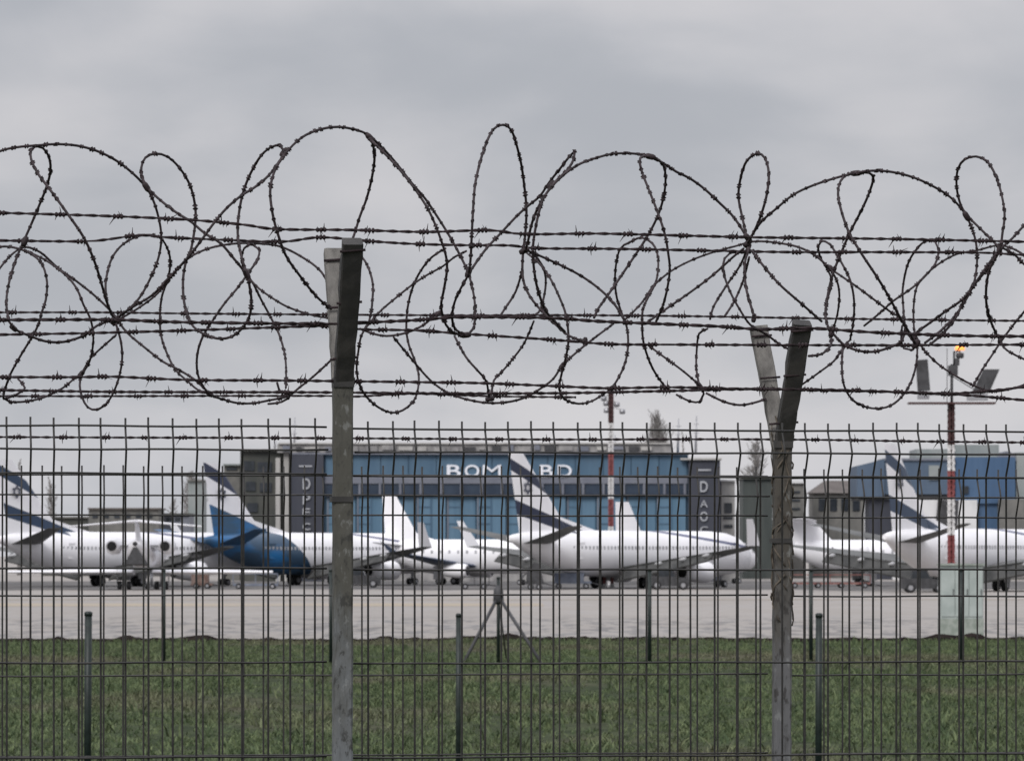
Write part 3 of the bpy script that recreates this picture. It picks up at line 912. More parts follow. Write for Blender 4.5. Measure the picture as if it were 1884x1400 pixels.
def small_params(**kw):
    p = dict(L=19.5, R=1.75, zc=3.0, tz=0.6, fus=MAT['white'], finm=MAT['white'], dorsal=1.6, biz=True,
             fin=(5.2, 1.0, 2.2, 0.6, 4.4, 9.4), stab=(3.6, 1.2, 1.6, 0.3, 4.1, 4.5, 4.6, 0.5),
             wing=(12.0, 7.6, 6.6, 5.6, 2.0, 3.4, 9.6, 1.4), winglet=1.3, wing_t=0.6,
             engines=((9.0, -3.4, 1.5, 0.75, 2.8), (9.0, 3.4, 1.5, 0.75, 2.8)), pylon=0.45,
             gear=((8.2, -2.0, 2.0, 0.42), (8.2, 2.0, 2.0, 0.42), (16.5, 0, 1.7, 0.3)))
    p.update(kw)
    return p
bw = mottled('dark_blue_wing', (0.045, 0.062, 0.105), (0.065, 0.085, 0.135), 0.6, 0.45)
aircraft('small_jet', 'small white jet with dark blue wings nosing out from behind the blue tailed airliner', 694, 462, -22, small_params(wingm=bw, wingletm=bw))
aircraft('small_jet', 'small all white jet whose fin shows above the central airliner', 1119, 470, 30, small_params(L=19, fin=(4.8, 1.0, 2.6, 0.9, 4.4, 8.9)))
# T-tail business jets
def biz_params(**kw):
    p = dict(L=21.0, R=1.55, zc=3.05, tz=0.55, fus=MAT['white'], finm=MAT['white'], biz=True,
             fin=(5.6, 1.4, 3.4, 0.2, 4.2, 6.55), stab=(3.6, 0.2, 1.2, 0.0, 6.6, 6.85, 4.4, 0.1), stab_t=0.28, stabm=MAT['white'],
             wing=(11.5, 7.8, 6.8, 6.0, 1.95, 2.6, 10.0, 1.2), winglet=1.2, wing_t=0.5,
             engines=((4.6, -2.25, 3.55, 0.72, 3.6), (4.6, 2.25, 3.55, 0.72, 3.6)), aft=True,
             gear=((8.6, -1.7, 1.9, 0.40), (8.6, 1.7, 1.9, 0.40), (18.0, 0, 1.7, 0.28)))
    p.update(kw)
    return p
aircraft('business_jet', 'white business jet with a T tail between the right post and right airliner', 1440, 440, 12, biz_params(L=20, engm=MAT['white'], R=1.6))
jp = biz_params(L=22, zc=3.25, R=1.35, fin=(5.6, 1.6, 3.4, 0.2, 4.5, 6.1), stab=(3.6, 0.6, 1.5, 0.0, 6.2, 5.7, 5.9, 0.05), wing=(11.0, 7.4, 6.0, 5.2, 1.6, 1.62, 12.0, 0.9), wing_t=0.75,
                engines=((3.6, -2.4, 3.95, 0.78, 3.8), (3.6, 2.4, 3.95, 0.78, 3.8)), winglet=0, wingm=MAT['white'])
jet = aircraft('business_jet', 'white T tailed business jet seen straight from behind at the left', 248, 388, 90, jp)
m_ = MB()
m_._add([(0.05, 0, 4.15), (0.0, -0.95, 2.35), (0.0, 0.95, 2.35), (2.6, -1.1, 2.2), (2.6, 1.1, 2.2), (2.0, 0, 3.9)], [(0, 1, 2), (0, 3, 1), (0, 2, 4), (0, 5, 3), (0, 4, 5), (1, 3, 4, 2), (3, 5, 4)])
m_.build('shaded_tail_cone', MAT['dark'], jet)  # dark shell, the tail cone's shade put into its colour
MB().lathe_x([(-0.1, 0.12), (0.0, 0.2), (0.6, 0.22)], 10, (-0.1, 0, 4.15)).build('exhaust', MAT['tyre'], jet)

# ================================================================== GROUND EQUIPMENT
def cart(name, label, px0, px1, py_top, d, mat, cat='trailer', deck=0.7, load=None, tilt=0.0):
    a = P(px0, 0, d).x; b = P(px1, 0, d).x
    e = empty(name, ((a + b) / 2, d, APRON_Z)); tag(e, label, cat)
    Lh = (b - a) / 2
    MB().box(-Lh, Lh, -0.9, 0.9, deck - 0.18, deck).build('deck', mat, e)
    n = max(2, int((2 * Lh) / 2.4) + 1)
    for i in range(n):
        for s in (-0.8, 0.8):
            wheel(e, -Lh + 0.5 + (2 * Lh - 1.0) * i / (n - 1), s, 0.28, 0.28, 0.2)
    MB().tube([(Lh, 0, deck - 0.1), (Lh + 1.2, 0, 0.25)], 0.05, 6).build('tow_bar', MAT['dark'], e)
    top = CAMZ + (HY - py_top) / F * d - APRON_Z
    if load == 'cover':
        prof = [(-Lh * 0.9, deck + 0.01), (-Lh * 0.75, top * 0.8), (-Lh * 0.1, top), (Lh * 0.5, top * 0.93), (Lh * 0.9, deck + 0.01)]
        MB().poly(prof[::-1], -0.8, 0.8).build('cover', MAT['dark'], e)
    elif load == 'rail':
        for i in range(n + 1):
            xx = -Lh + 2 * Lh * i / n
            MB().box(xx - 0.04, xx + 0.04, -0.88, -0.8, deck, top).build('stake', mat, e)
        MB().box(-Lh, Lh, -0.9, -0.78, top, top + 0.1).build('rail', mat, e)
    elif load == 'box':
        MB().box(-Lh * 0.95, Lh * 0.6, -0.85, 0.85, deck + 0.01, top).build('load', mat, e)
    return e
MAT['red_dull'] = mottled('faded_red_paint', (0.16, 0.055, 0.05), (0.28, 0.15, 0.13), 2, 0.7)
MAT['rust'] = mottled('rusty_brown_paint', (0.13, 0.075, 0.06), (0.21, 0.15, 0.13), 2, 0.7)
MAT['blue_dull'] = mottled('slate_blue_paint', (0.11, 0.13, 0.18), (0.17, 0.19, 0.24), 2, 0.6)
MAT['cream'] = mottled('cream_paint', (0.52, 0.50, 0.47), (0.60, 0.58, 0.55), 2, 0.5)
cart('flat_trailer', 'long low red flatbed trailer in front of the T tailed white jet', 1452, 1600, 1058, 415, MAT['red_dull'], load='rail', deck=0.55)
cart('baggage_trailer', 'slate blue baggage trailer under the central airliner tail', 1018, 1088, 1054, 405, MAT['blue_dull'], load='box')
cart('covered_cart', 'dark tarpaulin covered cart left of the central airliner tail', 966, 1002, 1034, 395, MAT['dark'], load='cover')
cart('tow_cart', 'low dark tow cart beneath the nose of the small blue winged jet', 846, 900, 1062, 400, MAT['dark'], load='rail', deck=0.5)
cart('equipment_dolly', 'dark low equipment dolly beneath the blue tailed airliner tail', 430, 512, 1056, 402, MAT['blue_dull'], load='rail', deck=0.5)
cart('service_cart', 'low brown service cart behind the wing of the jet seen from behind', 352, 392, 1056, 408, MAT['rust'], load='box', deck=0.5)
# tractor
def tractor(label, px, d, mat):
    e = empty('tow_tractor', (P(px, 0, d).x, d, APRON_Z)); tag(e, label, 'tractor')
    b = MB()
    b.poly([(-1.9, 0.35), (1.9, 0.35), (1.9, 1.0), (0.9, 1.15), (0.5, 1.2), (-1.9, 1.2)], -0.95, 0.95)
    b.build('body', mat, e)
    MB().poly([(-1.1, 1.21), (0.45, 1.21), (0.2, 1.85), (-1.0, 1.85)], -0.8, 0.8).build('cab', MAT['glass'], e)
    MB().box(-1.15, 0.3, -0.85, 0.85, 1.852, 1.95).build('cab_roof', mat, e)
    for xx in (-1.2, 1.2):
        for s in (-0.9, 0.9): wheel(e, xx, s, 0.42, 0.42, 0.3)
tractor('dark tow tractor in front of the right airliner nose wheel', 1700, 365, MAT['dark'])
tractor('dark grey tow tractor under the fuselage of the central airliner', 1232, 396, MAT['dark'])
tractor('dark tow tractor at the left of the blue tailed airliner main wheels', 664, 420, MAT['dark'])
# striped barrier at the foot of the mast
for i, (px, lab) in enumerate(((1112, 'left of two red and white barriers at the foot of the banded mast'), (1126, 'right of two red and white barriers at the foot of the banded mast'))):
    e = empty('barrier', (P(px, 0, 412).x, 412, APRON_Z)); tag(e, lab, 'barrier')
    MB().poly([(-0.28, 0), (0.28, 0), (0.16, 0.45), (-0.16, 0.45)], -0.3, 0.3).build('base', MAT['mast_white'], e)
    MB().poly([(-0.16, 0.451), (0.16, 0.451), (0.12, 1.05), (-0.12, 1.05)], -0.2, 0.2).build('top', MAT['red'], e)

# ================================================================== MASTS
def banded_mast(name, label, px, d, bands, wdt, cat='mast'):
    e = empty(name, (P(px, 0, d).x, d, APRON_Z)); tag(e, label, cat)
    for (y0, y1, mat) in bands:
        z0 = P(px, y1, d).z - APRON_Z; z1 = P(px, y0, d).z - APRON_Z
        m_ = MB()
        h = wdt / 2
        for sx, sy in ((-1, -1), (1, -1), (1, 1), (-1, 1)):
            m_.box(sx * h - 0.06 * (sx + 1), sx * h + 0.06 * (1 - sx), sy * h - 0.06 * (sy + 1), sy * h + 0.06 * (1 - sy), z0, z1)
        nseg = max(1, round((z1 - z0) / wdt))
        for k in range(nseg):
            za = z0 + (z1 - z0) * k / nseg; zb = z0 + (z1 - z0) * (k + 1) / nseg
            for s in (-1, 1):
                m_.bar((-h, s * h, za), (h, s * h, zb), wdt * 0.16, 0.05)
                m_.bar((h, s * h, za), (-h, s * h, zb), wdt * 0.16, 0.05)
                m_.bar((s * h, -h, za), (s * h, h, zb), wdt * 0.16, 0.05, (1, 0, 0))
        # inner cable duct makes the lattice read as solid from afar
        m_.box(-h * 0.55, h * 0.55, -h * 0.5, h * 0.5, z0, z1)
        m_.build('mast_section', mat, e)
    return e
mA = banded_mast('lattice_mast', 'tall red and white banded lattice mast in front of the hangar', 1124, 455,
                 ((716, 778, MAT['maroon']), (778.2, 832, MAT['mast_white']), (832.2, 876, MAT['red']), (876.2, 918, MAT['mast_white']), (918.2, 968, MAT['red']), (968.2, 1040, MAT['mast_white']), (1040.2, 1062, MAT['red']), (1062.2, 1076.5, MAT['mast_white'])), 0.52)
def rel(px, py, d, root): return P(px, py, d) - root.location
for dx, y in ((-9, 742), (-13, 733), (11, 744), (21, 757), (-8, 755)):
    c = rel(1124 + dx, y, 455, mA)
    m_ = MB(); m_.lathe_z([(-0.28, 0.12), (-0.22, 0.3), (0.18, 0.3), (0.26, 0.15)], 10, c)
    lp = m_.build('floodlight', MAT['metal'], mA)
    MB().bar(c + Vector((0, 0, 0.15)), (0.0, 0.0, c.z + 0.5), 0.05, 0.05).build('bracket', MAT['dark'], lp)
c = rel(1124, 712, 455, mA)
MB().box(-1.0, 1.0, -0.4, 0.4, c.z - 0.25, c.z - 0.1).build('platform', MAT['maroon'], mA)

mB = banded_mast('light_mast', 'near red and white mast with floodlights and an orange beacon at the right', 1750, 150,
                 ((742, 818, MAT['maroon']), (818.2, 866, MAT['mast_white']), (866.2, 918, MAT['red']), (918.2, 984, MAT['mast_white']), (984.2, 1036, MAT['red']), (1036.2, 1190, MAT['mast_white'])), 0.20)
b3 = MB(); q = rel(1752, 742, 150, mB)
b3.box(-1.48, 1.50, -0.35, 0.35, q.z - 0.03, q.z + 0.03)
b3.build('platform', MAT['maroon'], mB)
b3 = MB()
b3.box(-1.05, 1.15, -0.05, 0.05, q.z + 0.28, q.z + 0.36)
b3.tube([(0.02, 0, q.z), (0.02, 0, q.z + 1.35)], 0.05, 8)
b3.tube([(0.02, 0, q.z + 0.95), (1.0, 0, q.z + 0.35)], 0.018, 6)
b3.tube([(-0.14, 0, q.z + 0.05), (-0.14, 0, q.z + 1.9)], 0.012, 6)
b3.build('cross_arm', MAT['dark'], mB)
# floodlights
fl = MB().bar((-0.94, 0, q.z + 0.42), (-1.02, 0, q.z + 1.50), 0.42, 0.22, (0, 1, 0), 0.40, 0.22).build('floodlight', MAT['dark'], mB)
MB().box(-1.16, -0.76, -0.1, 0.1, q.z + 0.14, q.z + 0.40).build('bracket', MAT['metal'], fl)
m_ = MB()
m_.poly([(0.72, q.z + 0.36), (1.30, q.z + 0.36), (1.66, q.z + 1.17), (1.12, q.z + 1.17)], -0.12, 0.12)
fl = m_.build('floodlight', MAT['dark'], mB)
MB().box(0.55, 1.25, -0.16, 0.16, q.z + 0.10, q.z + 0.33).build('bracket', MAT['metal'], fl)
m_ = MB()
m_.box(-0.10, 0.22, -0.12, 0.12, q.z + 0.95, q.z + 1.30)
m_.box(0.12, 0.28, -0.08, 0.08, q.z + 1.302, q.z + 1.55)
cmb = m_.build('control_box', MAT['dark'], mB)
m_ = MB(); m_.tube([(0.10, 0, q.z + 1.3), (0.10, 0, q.z + 1.78), (0.30, 0, q.z + 1.80), (0.30, 0, q.z + 1.70)], 0.035, 6)
m_.lathe_z([(1.55, 0.10), (1.60, 0.14), (1.72, 0.14), (1.74, 0.08)], 12, (0.30, 0, q.z))
br = m_.build('beacon_holder', MAT['dark'], mB)
t = NT('orange_beacon_glow')
t.b.inputs['Emission Color'].default_value = (1.0, 0.27, 0.06, 1)
t.b.inputs['Emission Strength'].default_value = 1.5
m_ = MB(); m_.lathe_z([(1.83, 0.16), (1.90, 0.17), (1.98, 0.13), (2.03, 0.04)], 14, (0.30, 0, q.z))
m_.build('beacon_lamp', t.done((0.8, 0.3, 0.05), 0.4), br)

# pale green equipment cabinet
MAT['cabinet'] = mottled('pale_green_cabinet', (0.29, 0.335, 0.32), (0.36, 0.405, 0.39), 2, 0.6)
MAT['cabinet_base'] = mottled('stained_cabinet_base', (0.19, 0.225, 0.195), (0.30, 0.33, 0.30), 4, 0.7)
cd = 146.0
cab = empty('equipment_cabinet', (P(1770, 0, cd).x, cd, APRON_Z)); tag(cab, 'pale green equipment cabinet at the foot of the near mast', 'cabinet')
hw = 40 / F * cd; zt = P(0, 1040, cd).z - APRON_Z; zm = P(0, 1138, cd).z - APRON_Z
MB().box(-hw, hw, 0, 0.9, 0, zm).build('plinth', MAT['cabinet_base'], cab)
MB().box(-hw * 0.98, hw * 0.98, 0.03, 0.87, zm + 0.002, zt).build('body', MAT['cabinet'], cab)
for k in range(3):
    xa = -hw * 0.94 + k * hw * 0.64
    dr = MB().box(xa, xa + hw * 0.60, -0.005, 0.028, zm + 0.08, zt - 0.08).build('door', MAT['cabinet'], cab)
    MB().box(xa + hw * 0.52, xa + hw * 0.56, -0.03, -0.006, zm + 0.8, zm + 1.0).build('handle', MAT['dark'], dr)
MB().box(-hw * 1.04, hw * 1.04, -0.08, 0.95, zt, zt + 0.06).build('roof', MAT['cabinet_base'], cab)

# ================================================================== FIELD POSTS
def dpost(px, d, top_py, wpx, label, tilt=0.0):
    wd = wpx / F * d
    base = P(px, 0, d); base.z = hgt(base.x, d) - 0.05
    h = P(px, top_py, d).z - base.z
    e = empty('fence_post', base); tag(e, label, 'post', 'dark green fence posts standing in the grass')
    m_ = MB()
    lx = tilt * h
    m_.tube([(0, 0, 0), (lx * 0.5, 0, h * 0.5), (lx, 0, h - wd * 0.2)], wd / 2, 10)
    m_.build('shaft', MAT['green_post'], e)
    MB().lathe_z([(-0.01, wd * 0.56), (wd * 0.25, wd * 0.56), (wd * 0.42, wd * 0.3)], 10, (lx, 0, h - wd * 0.2)).build('cap', MAT['green_post'], e)
    return e
dpost(160.5, 29.7, 1127, 13.5, 'thick dark green post in the grass near the left edge', 0.006)
dpost(843, 29.9, 1130, 9.5, 'dark green post in the grass just right of the left forked post', 0.002)
dpost(1505.5, 29.5, 1130, 12.5, 'thick dark green post in the grass right of the right forked post', 0.004)
for px, lab in ((301, 'thin far post standing right of the thick left green post'), (609, 'thin far post hidden behind the left forked post'), (1195, 'thin far post midway between the braced post and right forked post'),
                (1492, 'thin far post just left of the thick right green post'), (1768, 'thin far post in front of the pale green cabinet')):
    dpost(px, 68.0, 1048, 7.5, lab)
tri = dpost(917, 68.0, 1062, 6.5, 'braced corner post with sloping struts in the middle of the field')
tri.name = 'braced_post'
for (x1, y1, dd) in ((850, 1204, -0.6), (1000, 1212, -0.8), (932, 1186, 2.2)):
    a = rel(917, 1096, 68.0, tri); b = rel(x1, y1, 68.0 + dd, tri); b.z = 0.03
    MB().tube([a, b], 0.027 if dd < 0 else 0.014, 8).build('brace', MAT['dark'], tri)
MB().lathe_z([(-0.14, 0.03), (-0.1, 0.085), (0.08, 0.075), (0.16, 0.03)], 8, rel(917, 1095, 68.0, tri)).build('collar', MAT['dark'], tri)

# ================================================================== MESH FENCES
WR = 0.0022
def fence_frame(dl, dr, px):
    xl = (0 - CX) / F * dl; xr = (1884 - CX) / F * dr
    k = (px - CX) / F
    t_ = (k * dl - xl) / ((xr - xl) - k * (dr - dl))
    return Vector((xl + t_ * (xr - xl), dl + t_ * (dr - dl), 0)), math.atan2(dr - dl, xr - xl)

def mesh_fence(label, dl, dr, px, z_tip, z_top, left0, nl, right0, nr, mat, post):
    org, ang = fence_frame(dl, dr, px)
    root = empty('mesh_fence', org, ang)
    tag(root, label, 'fence')
    fold = 0.030
    def vwire(zt, z1):
        pts = [(0, 0, zt), (0, 0, z1 - 0.004), (0, -fold * 0.55, z1 - 0.027), (0, -fold, z1 - 0.05), (0, -fold * 0.55, z1 - 0.073), (0, 0, z1 - 0.096)]
        z = z1 - 0.3
        while z > 0.05:
            pts.append((0, 0, z)); z -= 0.25
        pts.append((0, 0, 0.03))
        return MB().tube(pts, WR, 6).mesh('vertical_wire', mat)
    rnd = random.Random(int(px))
    for side, start, cnt, dz in ((-1, left0, nl, 0.0), (1, right0, nr, -0.004)):
        meshes = [vwire(z_tip + dz + e_, z_top + dz) for e_ in (0.0, 0.0015, -0.001)]
        for k in range(cnt):
            o = link_mesh('vertical_wire', rnd.choice(meshes), root, (start + side * 0.05 * k + rnd.gauss(0, 0.0007), 0, 0))
            o.rotation_euler = (rnd.gauss(0, 0.001), rnd.gauss(0, 0.0009), 0)
        xe = start + side * 0.05 * (cnt - 1) + side * 0.02
        xa = side * 0.028
        lev = [z_top, z_top - 0.05, z_top - 0.10] + [z_top - 0.10 - 0.2 * k for k in range(1, 9)]
        for i, z in enumerate(lev):
            yy = (-fold if i == 1 else 0.0) - 2 * WR
            n = 14
            ph = rnd.uniform(0, 6)
            pts = [(xa + (xe - xa) * q / n, yy, z + dz + 0.0009 * math.sin(ph + q * 1.3)) for q in range(n + 1)]
            MB().tube(pts, WR, 6).build('horizontal_wire', mat, root)
    # forked post
    pz, tz, fx, bx, fd, bd, w_, pm, jx = post
    po = MB()
    rj = random.Random(5); rgs = []
    nr_ = 60
    for k in range(nr_ + 1):
        z = -0.1 + (pz + 0.1) * k / nr_; ww = w_ / 2
        rg = []
        for sx, sy in ((-1, -0.8), (-0.8, -1), (0.8, -1), (1, -0.8), (1, 0.8), (0.8, 1), (-0.8, 1), (-1, 0.8)):
            rg.append((jx * k / nr_ + sx * ww + rj.gauss(0, 0.0006), -0.034 + sy * ww + rj.gauss(0, 0.0006), z))
        rgs.append(rg)
    po.loft(rgs, True, False)
    sh = po.build('post', pm, root)
    for (tx, ty, mt, ox, wa) in ((fx, -fd, MAT['arm_dark'], 0.001, w_ * 1.05), (bx, bd, MAT['arm_pale'], -0.003, w_ * 0.95)):
        m_ = MB()
        p0 = Vector((jx + ox * 0.8, -0.034 + (0.004 if ty < 0 else 0.008), pz - 0.022)); p1 = Vector((tx, -0.034 + ty, tz))
        tt = (p1 - p0).normalized(); bb = Vector((0, 1, 0)); bb = (bb - tt * bb.dot(tt)).normalized(); aa = bb.cross(tt)
        rgs = []
        for k in range(13):
            c_ = p0.lerp(p1, k / 12); hw_ = wa * (0.93 + 0.07 * k / 12) / 2; hd_ = w_ * 0.4
            rgs.append([c_ + aa * (sx * hw_ + rj.gauss(0, 0.0008)) + bb * (sy * hd_ + rj.gauss(0, 0.0008)) for sx, sy in ((-1, -0.85), (-0.87, -1), (0.87, -1), (1, -0.85), (1, 0.85), (0.87, 1), (-0.87, 1), (-1, 0.85))])
        m_.loft(rgs, True, False)
        arm = m_.build('arm', mt, sh)
        for f_ in (0.15, 0.55, 0.92):
            c_ = Vector((jx + ox, -0.034, pz)).lerp(Vector((tx, -0.034 + ty, tz)), f_)
            m2 = MB(); m2.tube([c_ + Vector((-wa * 0.62, -w_ * 0.5, 0)), c_ + Vector((wa * 0.62, -w_ * 0.5, 0.004))], 0.003, 5)
            m2.build('tie_wire', MAT['barbed'], sh)
    MB().box(jx - w_ * 0.53, jx + w_ * 0.53, -0.034 - w_ * 0.62, -0.034 + w_ * 0.55, pz - 0.016, pz + 0.004).build('clamp', MAT['arm_dark'], sh)
    if px > 1000:
        m_ = MB()
        for q in range(26):
            a0 = rj.uniform(0, math.tau); z0 = rj.uniform(pz - 0.42, pz - 0.02); tw = rj.choice((-1, 1)) * rj.uniform(2, 9); ln_ = rj.uniform(0.06, 0.2)
            pts = []
            for k in range(9):
                a_ = a0 + tw * k / 8 * 0.5; rr_ = w_ * (0.60 + 0.05 * math.sin(k * 1.7 + q))
                pts.append((jx + rr_ * math.cos(a_) * 1.0, -0.034 + rr_ * math.sin(a_), z0 + ln_ * (k / 8 - 0.5)))
            m_.tube(pts, rj.uniform(0.0015, 0.0032), 5)
        m_.build('dead_vine', MAT['vine'], sh)
    for zc_l in post_clamps[px]:
        MB().box(-w_ * 0.56, w_ * 0.56, -0.034 - w_ * 0.56, -0.034 + w_ * 0.56, zc_l - 0.006, zc_l + 0.006).build('clamp', MAT['arm_dark'], sh)
    return root
post_clamps = {625.0: (1.817,), 1432.0: (1.735,)}
mesh_fence('nearer welded wire mesh fence with a folded top and tall forked post', 9.15, 9.48, 625.0, 1.9885, 1.9715, -0.0545, 22, 0.0625, 38, MAT['wire'],
           (2.07, 2.352, 0.004, -0.002, 0.17, 0.14, 0.041, MAT['post_near'], 0.003))
mesh_fence('farther welded wire mesh fence with a shorter forked post at right', 10.81, 11.11, 1432.0, 1.9215, 1.898, -0.0576, 46, 0.0663, 24, MAT['wire_far'],
           (1.985, 2.279, 0.027, -0.034, 0.15, 0.13, 0.044, MAT['post_far'], 0.004))

def dA(px): return 9.15 + 0.33 * px / 1884
def dB(px): return 10.81 + 0.30 * px / 1884

def catmull(pts, step):
    P_ = [pts[0]] + list(pts) + [pts[-1]]
    outp = []
    for i in range(1, len(P_) - 2):
        p0, p1, p2, p3 = P_[i - 1], P_[i], P_[i + 1], P_[i + 2]
        ln = math.hypot(p2[0] - p1[0], p2[1] - p1[1])
        n = max(1, int(ln / step))
        for k in range(n):
            u = k / n
            outp.append(tuple(0.5 * ((2 * p1[j]) + (-p0[j] + p2[j]) * u + (2 * p0[j] - 5 * p1[j] + 4 * p2[j] - p3[j]) * u * u + (-p0[j] + 3 * p1[j] - 3 * p2[j] + p3[j]) * u ** 3) for j in range(2)))
    outp.append(tuple(pts[-1]))
    return outp

# ================================================================== BARBED WIRE STRANDS
def barb_mesh(seed):
    rnd = random.Random(seed)
    m_ = MB()
    # the wrapped coil
    for k in range(3):
        x = -0.0075 + k * 0.0075
        m_.lathe_x([(-0.0030, 0.0042), (0, 0.0060), (0.0030, 0.0042)], 6, (x, 0, 0))
    for k in range(4):
        a = rnd.uniform(0, math.tau) if k > 1 else rnd.choice((1, -1)) * math.pi / 2 + rnd.gauss(0, 0.45)
        ln = rnd.uniform(0.009, 0.019)
        b0 = Vector(((-0.006, 0.006, -0.003, 0.003)[k], 0, 0))
        tip = b0 + Vector((rnd.gauss(0, 0.35), math.cos(a), math.sin(a))) * ln
        m_.tube([b0, tip], [0.0017, 0.0004], 4, False)
    return m_.mesh('barb', MAT['barbed'])
BARBS = [barb_mesh(s) for s in range(7)]

def strand(label, pts, dfun, off, r=0.0023, pitch=88, group='barbed wire strands', seed=0, phase=30):
    rnd = random.Random(seed)
    c2 = catmull(pts, 14)
    w3 = [P(x, y, dfun(x) + off) for x, y in c2]
    org = w3[len(w3) // 2].copy()
    root = empty('barbed_wire', org)
    tag(root, label, 'barbed wire', group)
    # two twisted lays
    for s in (0, 1):
        m_ = MB(); q = []
        acc = 0
        for i, p in enumerate(w3):
            if i: acc += (p - w3[i - 1]).length
            a = acc / 0.030 * math.pi + s * math.pi
            q.append(p - org + Vector((0, math.cos(a), math.sin(a))) * r * 0.85)
        m_.tube(q, r * 0.88, 5)
        m_.build('wire_lay', MAT['barbed'], root)
    acc = phase
    for i in range(1, len(c2)):
        acc += math.hypot(c2[i][0] - c2[i - 1][0], c2[i][1] - c2[i - 1][1])
        if acc > pitch:
            acc = rnd.uniform(-14, 14)
            o = link_mesh('barb', rnd.choice(BARBS), root, w3[i] - org)
            dv = w3[min(i + 1, len(w3) - 1)] - w3[i - 1]
            o.rotation_euler = (rnd.uniform(-0.6, 0.6), -math.atan2(dv.z, dv.x), 0)
    return root
strand('topmost barbed wire strand, sagging down to the left forked post', [(-60, 390), (0, 392), (200, 398), (350, 405), (450, 414), (510, 422), (650, 423.5), (780, 427), (900, 424), (965, 431), (1100, 430), (1270, 434), (1400, 437), (1650, 440), (1884, 445), (1960, 447)], dA, -0.16, seed=1)
strand('second barbed wire strand from the top, wavy left of the left forked post', [(-60, 443), (0, 443), (150, 444.5), (205, 440), (255, 433), (305, 437), (420, 442), (520, 445), (590, 437), (680, 444), (760, 449), (860, 451.5), (940, 452), (985, 457), (1120, 458), (1240, 460), (1450, 464), (1620, 464), (1800, 465), (1884, 469), (1960, 471)], dA, 0.15, seed=2, phase=70)
strand('barbed wire strand level with the top of the right forked post', [(-60, 575), (0, 575), (180, 575), (340, 577), (600, 579), (850, 580.5), (1014, 580), (1240, 581.5), (1450, 585), (1660, 588), (1884, 590.5), (1960, 591)], dB, -0.13, seed=3, phase=10)
strand('heavy barbed wire strand crossing the middle of the left forked post', [(-60, 589), (0, 589), (200, 588.5), (340, 593), (600, 596), (660, 594), (765, 589), (850, 583.5), (1014, 585), (1100, 591), (1240, 597), (1330, 601), (1400, 606), (1490, 604), (1615, 612), (1780, 618), (1884, 619), (1960, 620)], dA, -0.10, seed=4, phase=50, r=0.0028)
strand('barbed wire strand sloping from below the left post middle down to the right', [(-60, 617), (0, 616), (165, 613), (350, 608), (600, 600), (662, 606), (765, 608), (850, 614), (1014, 625), (1120, 633), (1240, 634), (1490, 635), (1680, 635), (1884, 634), (1960, 634)], dA, 0.10, seed=5, phase=66)
strand('barbed wire strand at the fork of the left post, upper of the low strands', [(-60, 694), (0, 694), (145, 694), (207, 693), (345, 699), (500, 700), (600, 701), (765, 703), (890, 705), (1014, 710), (1118, 714), (1240, 712.5), (1400, 716), (1530, 717), (1680, 722), (1780, 727), (1884, 736), (1960, 740)], dA, -0.05, seed=6, phase=20)
strand('barbed wire strand crossing the fork arms of the right post', [(-60, 718), (0, 718), (207, 721), (373, 721.5), (600, 722), (850, 724), (1050, 723), (1240, 719), (1400, 715.5), (1490, 718), (1620, 720.5), (1740, 724), (1820, 719), (1884, 712), (1960, 704)], dB, -0.08, seed=7, phase=44, r=0.0028)
strand('lowest of the barbed wire strands above the mesh, left of and behind the left post', [(-60, 729), (0, 729), (207, 729), (373, 728.5), (600, 728.5), (660, 729.5), (760, 724.5), (900, 729), (1060, 731)], dB, 0.09, seed=8, phase=80)
strand('barbed wire strand running just behind the top row of the mesh', [(-60, 803), (0, 804), (240, 805), (480, 805.5), (760, 807), (1020, 808.5), (1300, 808), (1500, 809), (1700, 812), (1884, 814), (1960, 815)], dB, 0.03, seed=9, phase=60, pitch=72)

# ================================================================== RAZOR WIRE COILS
ZK = 2.4140625                    # the strokes below were read off at this magnification
R1, R2, R3 = (0, 200), (600, 200), (1244, 200)
A = []; B = []
def S(lst, reg, sgn, *pts):
    lst.append((sgn, [(reg[0] + x / ZK, reg[1] + y / ZK) for x, y in pts]))
def J(lst, sgn, *parts):
    pts = []
    for reg, pp in parts:
        pts += [(reg[0] + x / ZK, reg[1] + y / ZK) for x, y in pp]
    lst.append((sgn, pts))
# upper coil
J(A, 1, (R1, [(-140, 330), (-80, 240), (0, 190), (80, 172), (160, 165), (250, 158), (340, 165), (430, 190), (515, 232), (590, 288), (650, 350), (685, 415), (710, 500), (718, 575), (705, 660), (670, 750), (620, 840), (560, 900), (505, 935), (430, 965), (370, 1008), (280, 1035), (200, 1032), (140, 1012), (75, 985), (40, 945)]))
J(A, -1, (R1, [(40, 945), (28, 870), (35, 790), (65, 690), (110, 580), (165, 450), (205, 350), (224, 275), (218, 215), (190, 176), (160, 168), (138, 185), (138, 225), (165, 285), (215, 352), (295, 460), (370, 570), (420, 680), (455, 790), (482, 880), (512, 945)]))
J(A, 1, (R1, [(512, 945), (545, 910), (620, 862), (680, 825), (740, 765), (790, 710), (840, 655), (885, 595), (925, 540), (960, 495), (1010, 440), (1075, 385), (1130, 350), (1195, 295), (1240, 235), (1266, 195), (1245, 165), (1205, 172), (1160, 210), (1115, 285), (1080, 370), (1060, 460), (1055, 550), (1070, 650), (1097, 738)]))
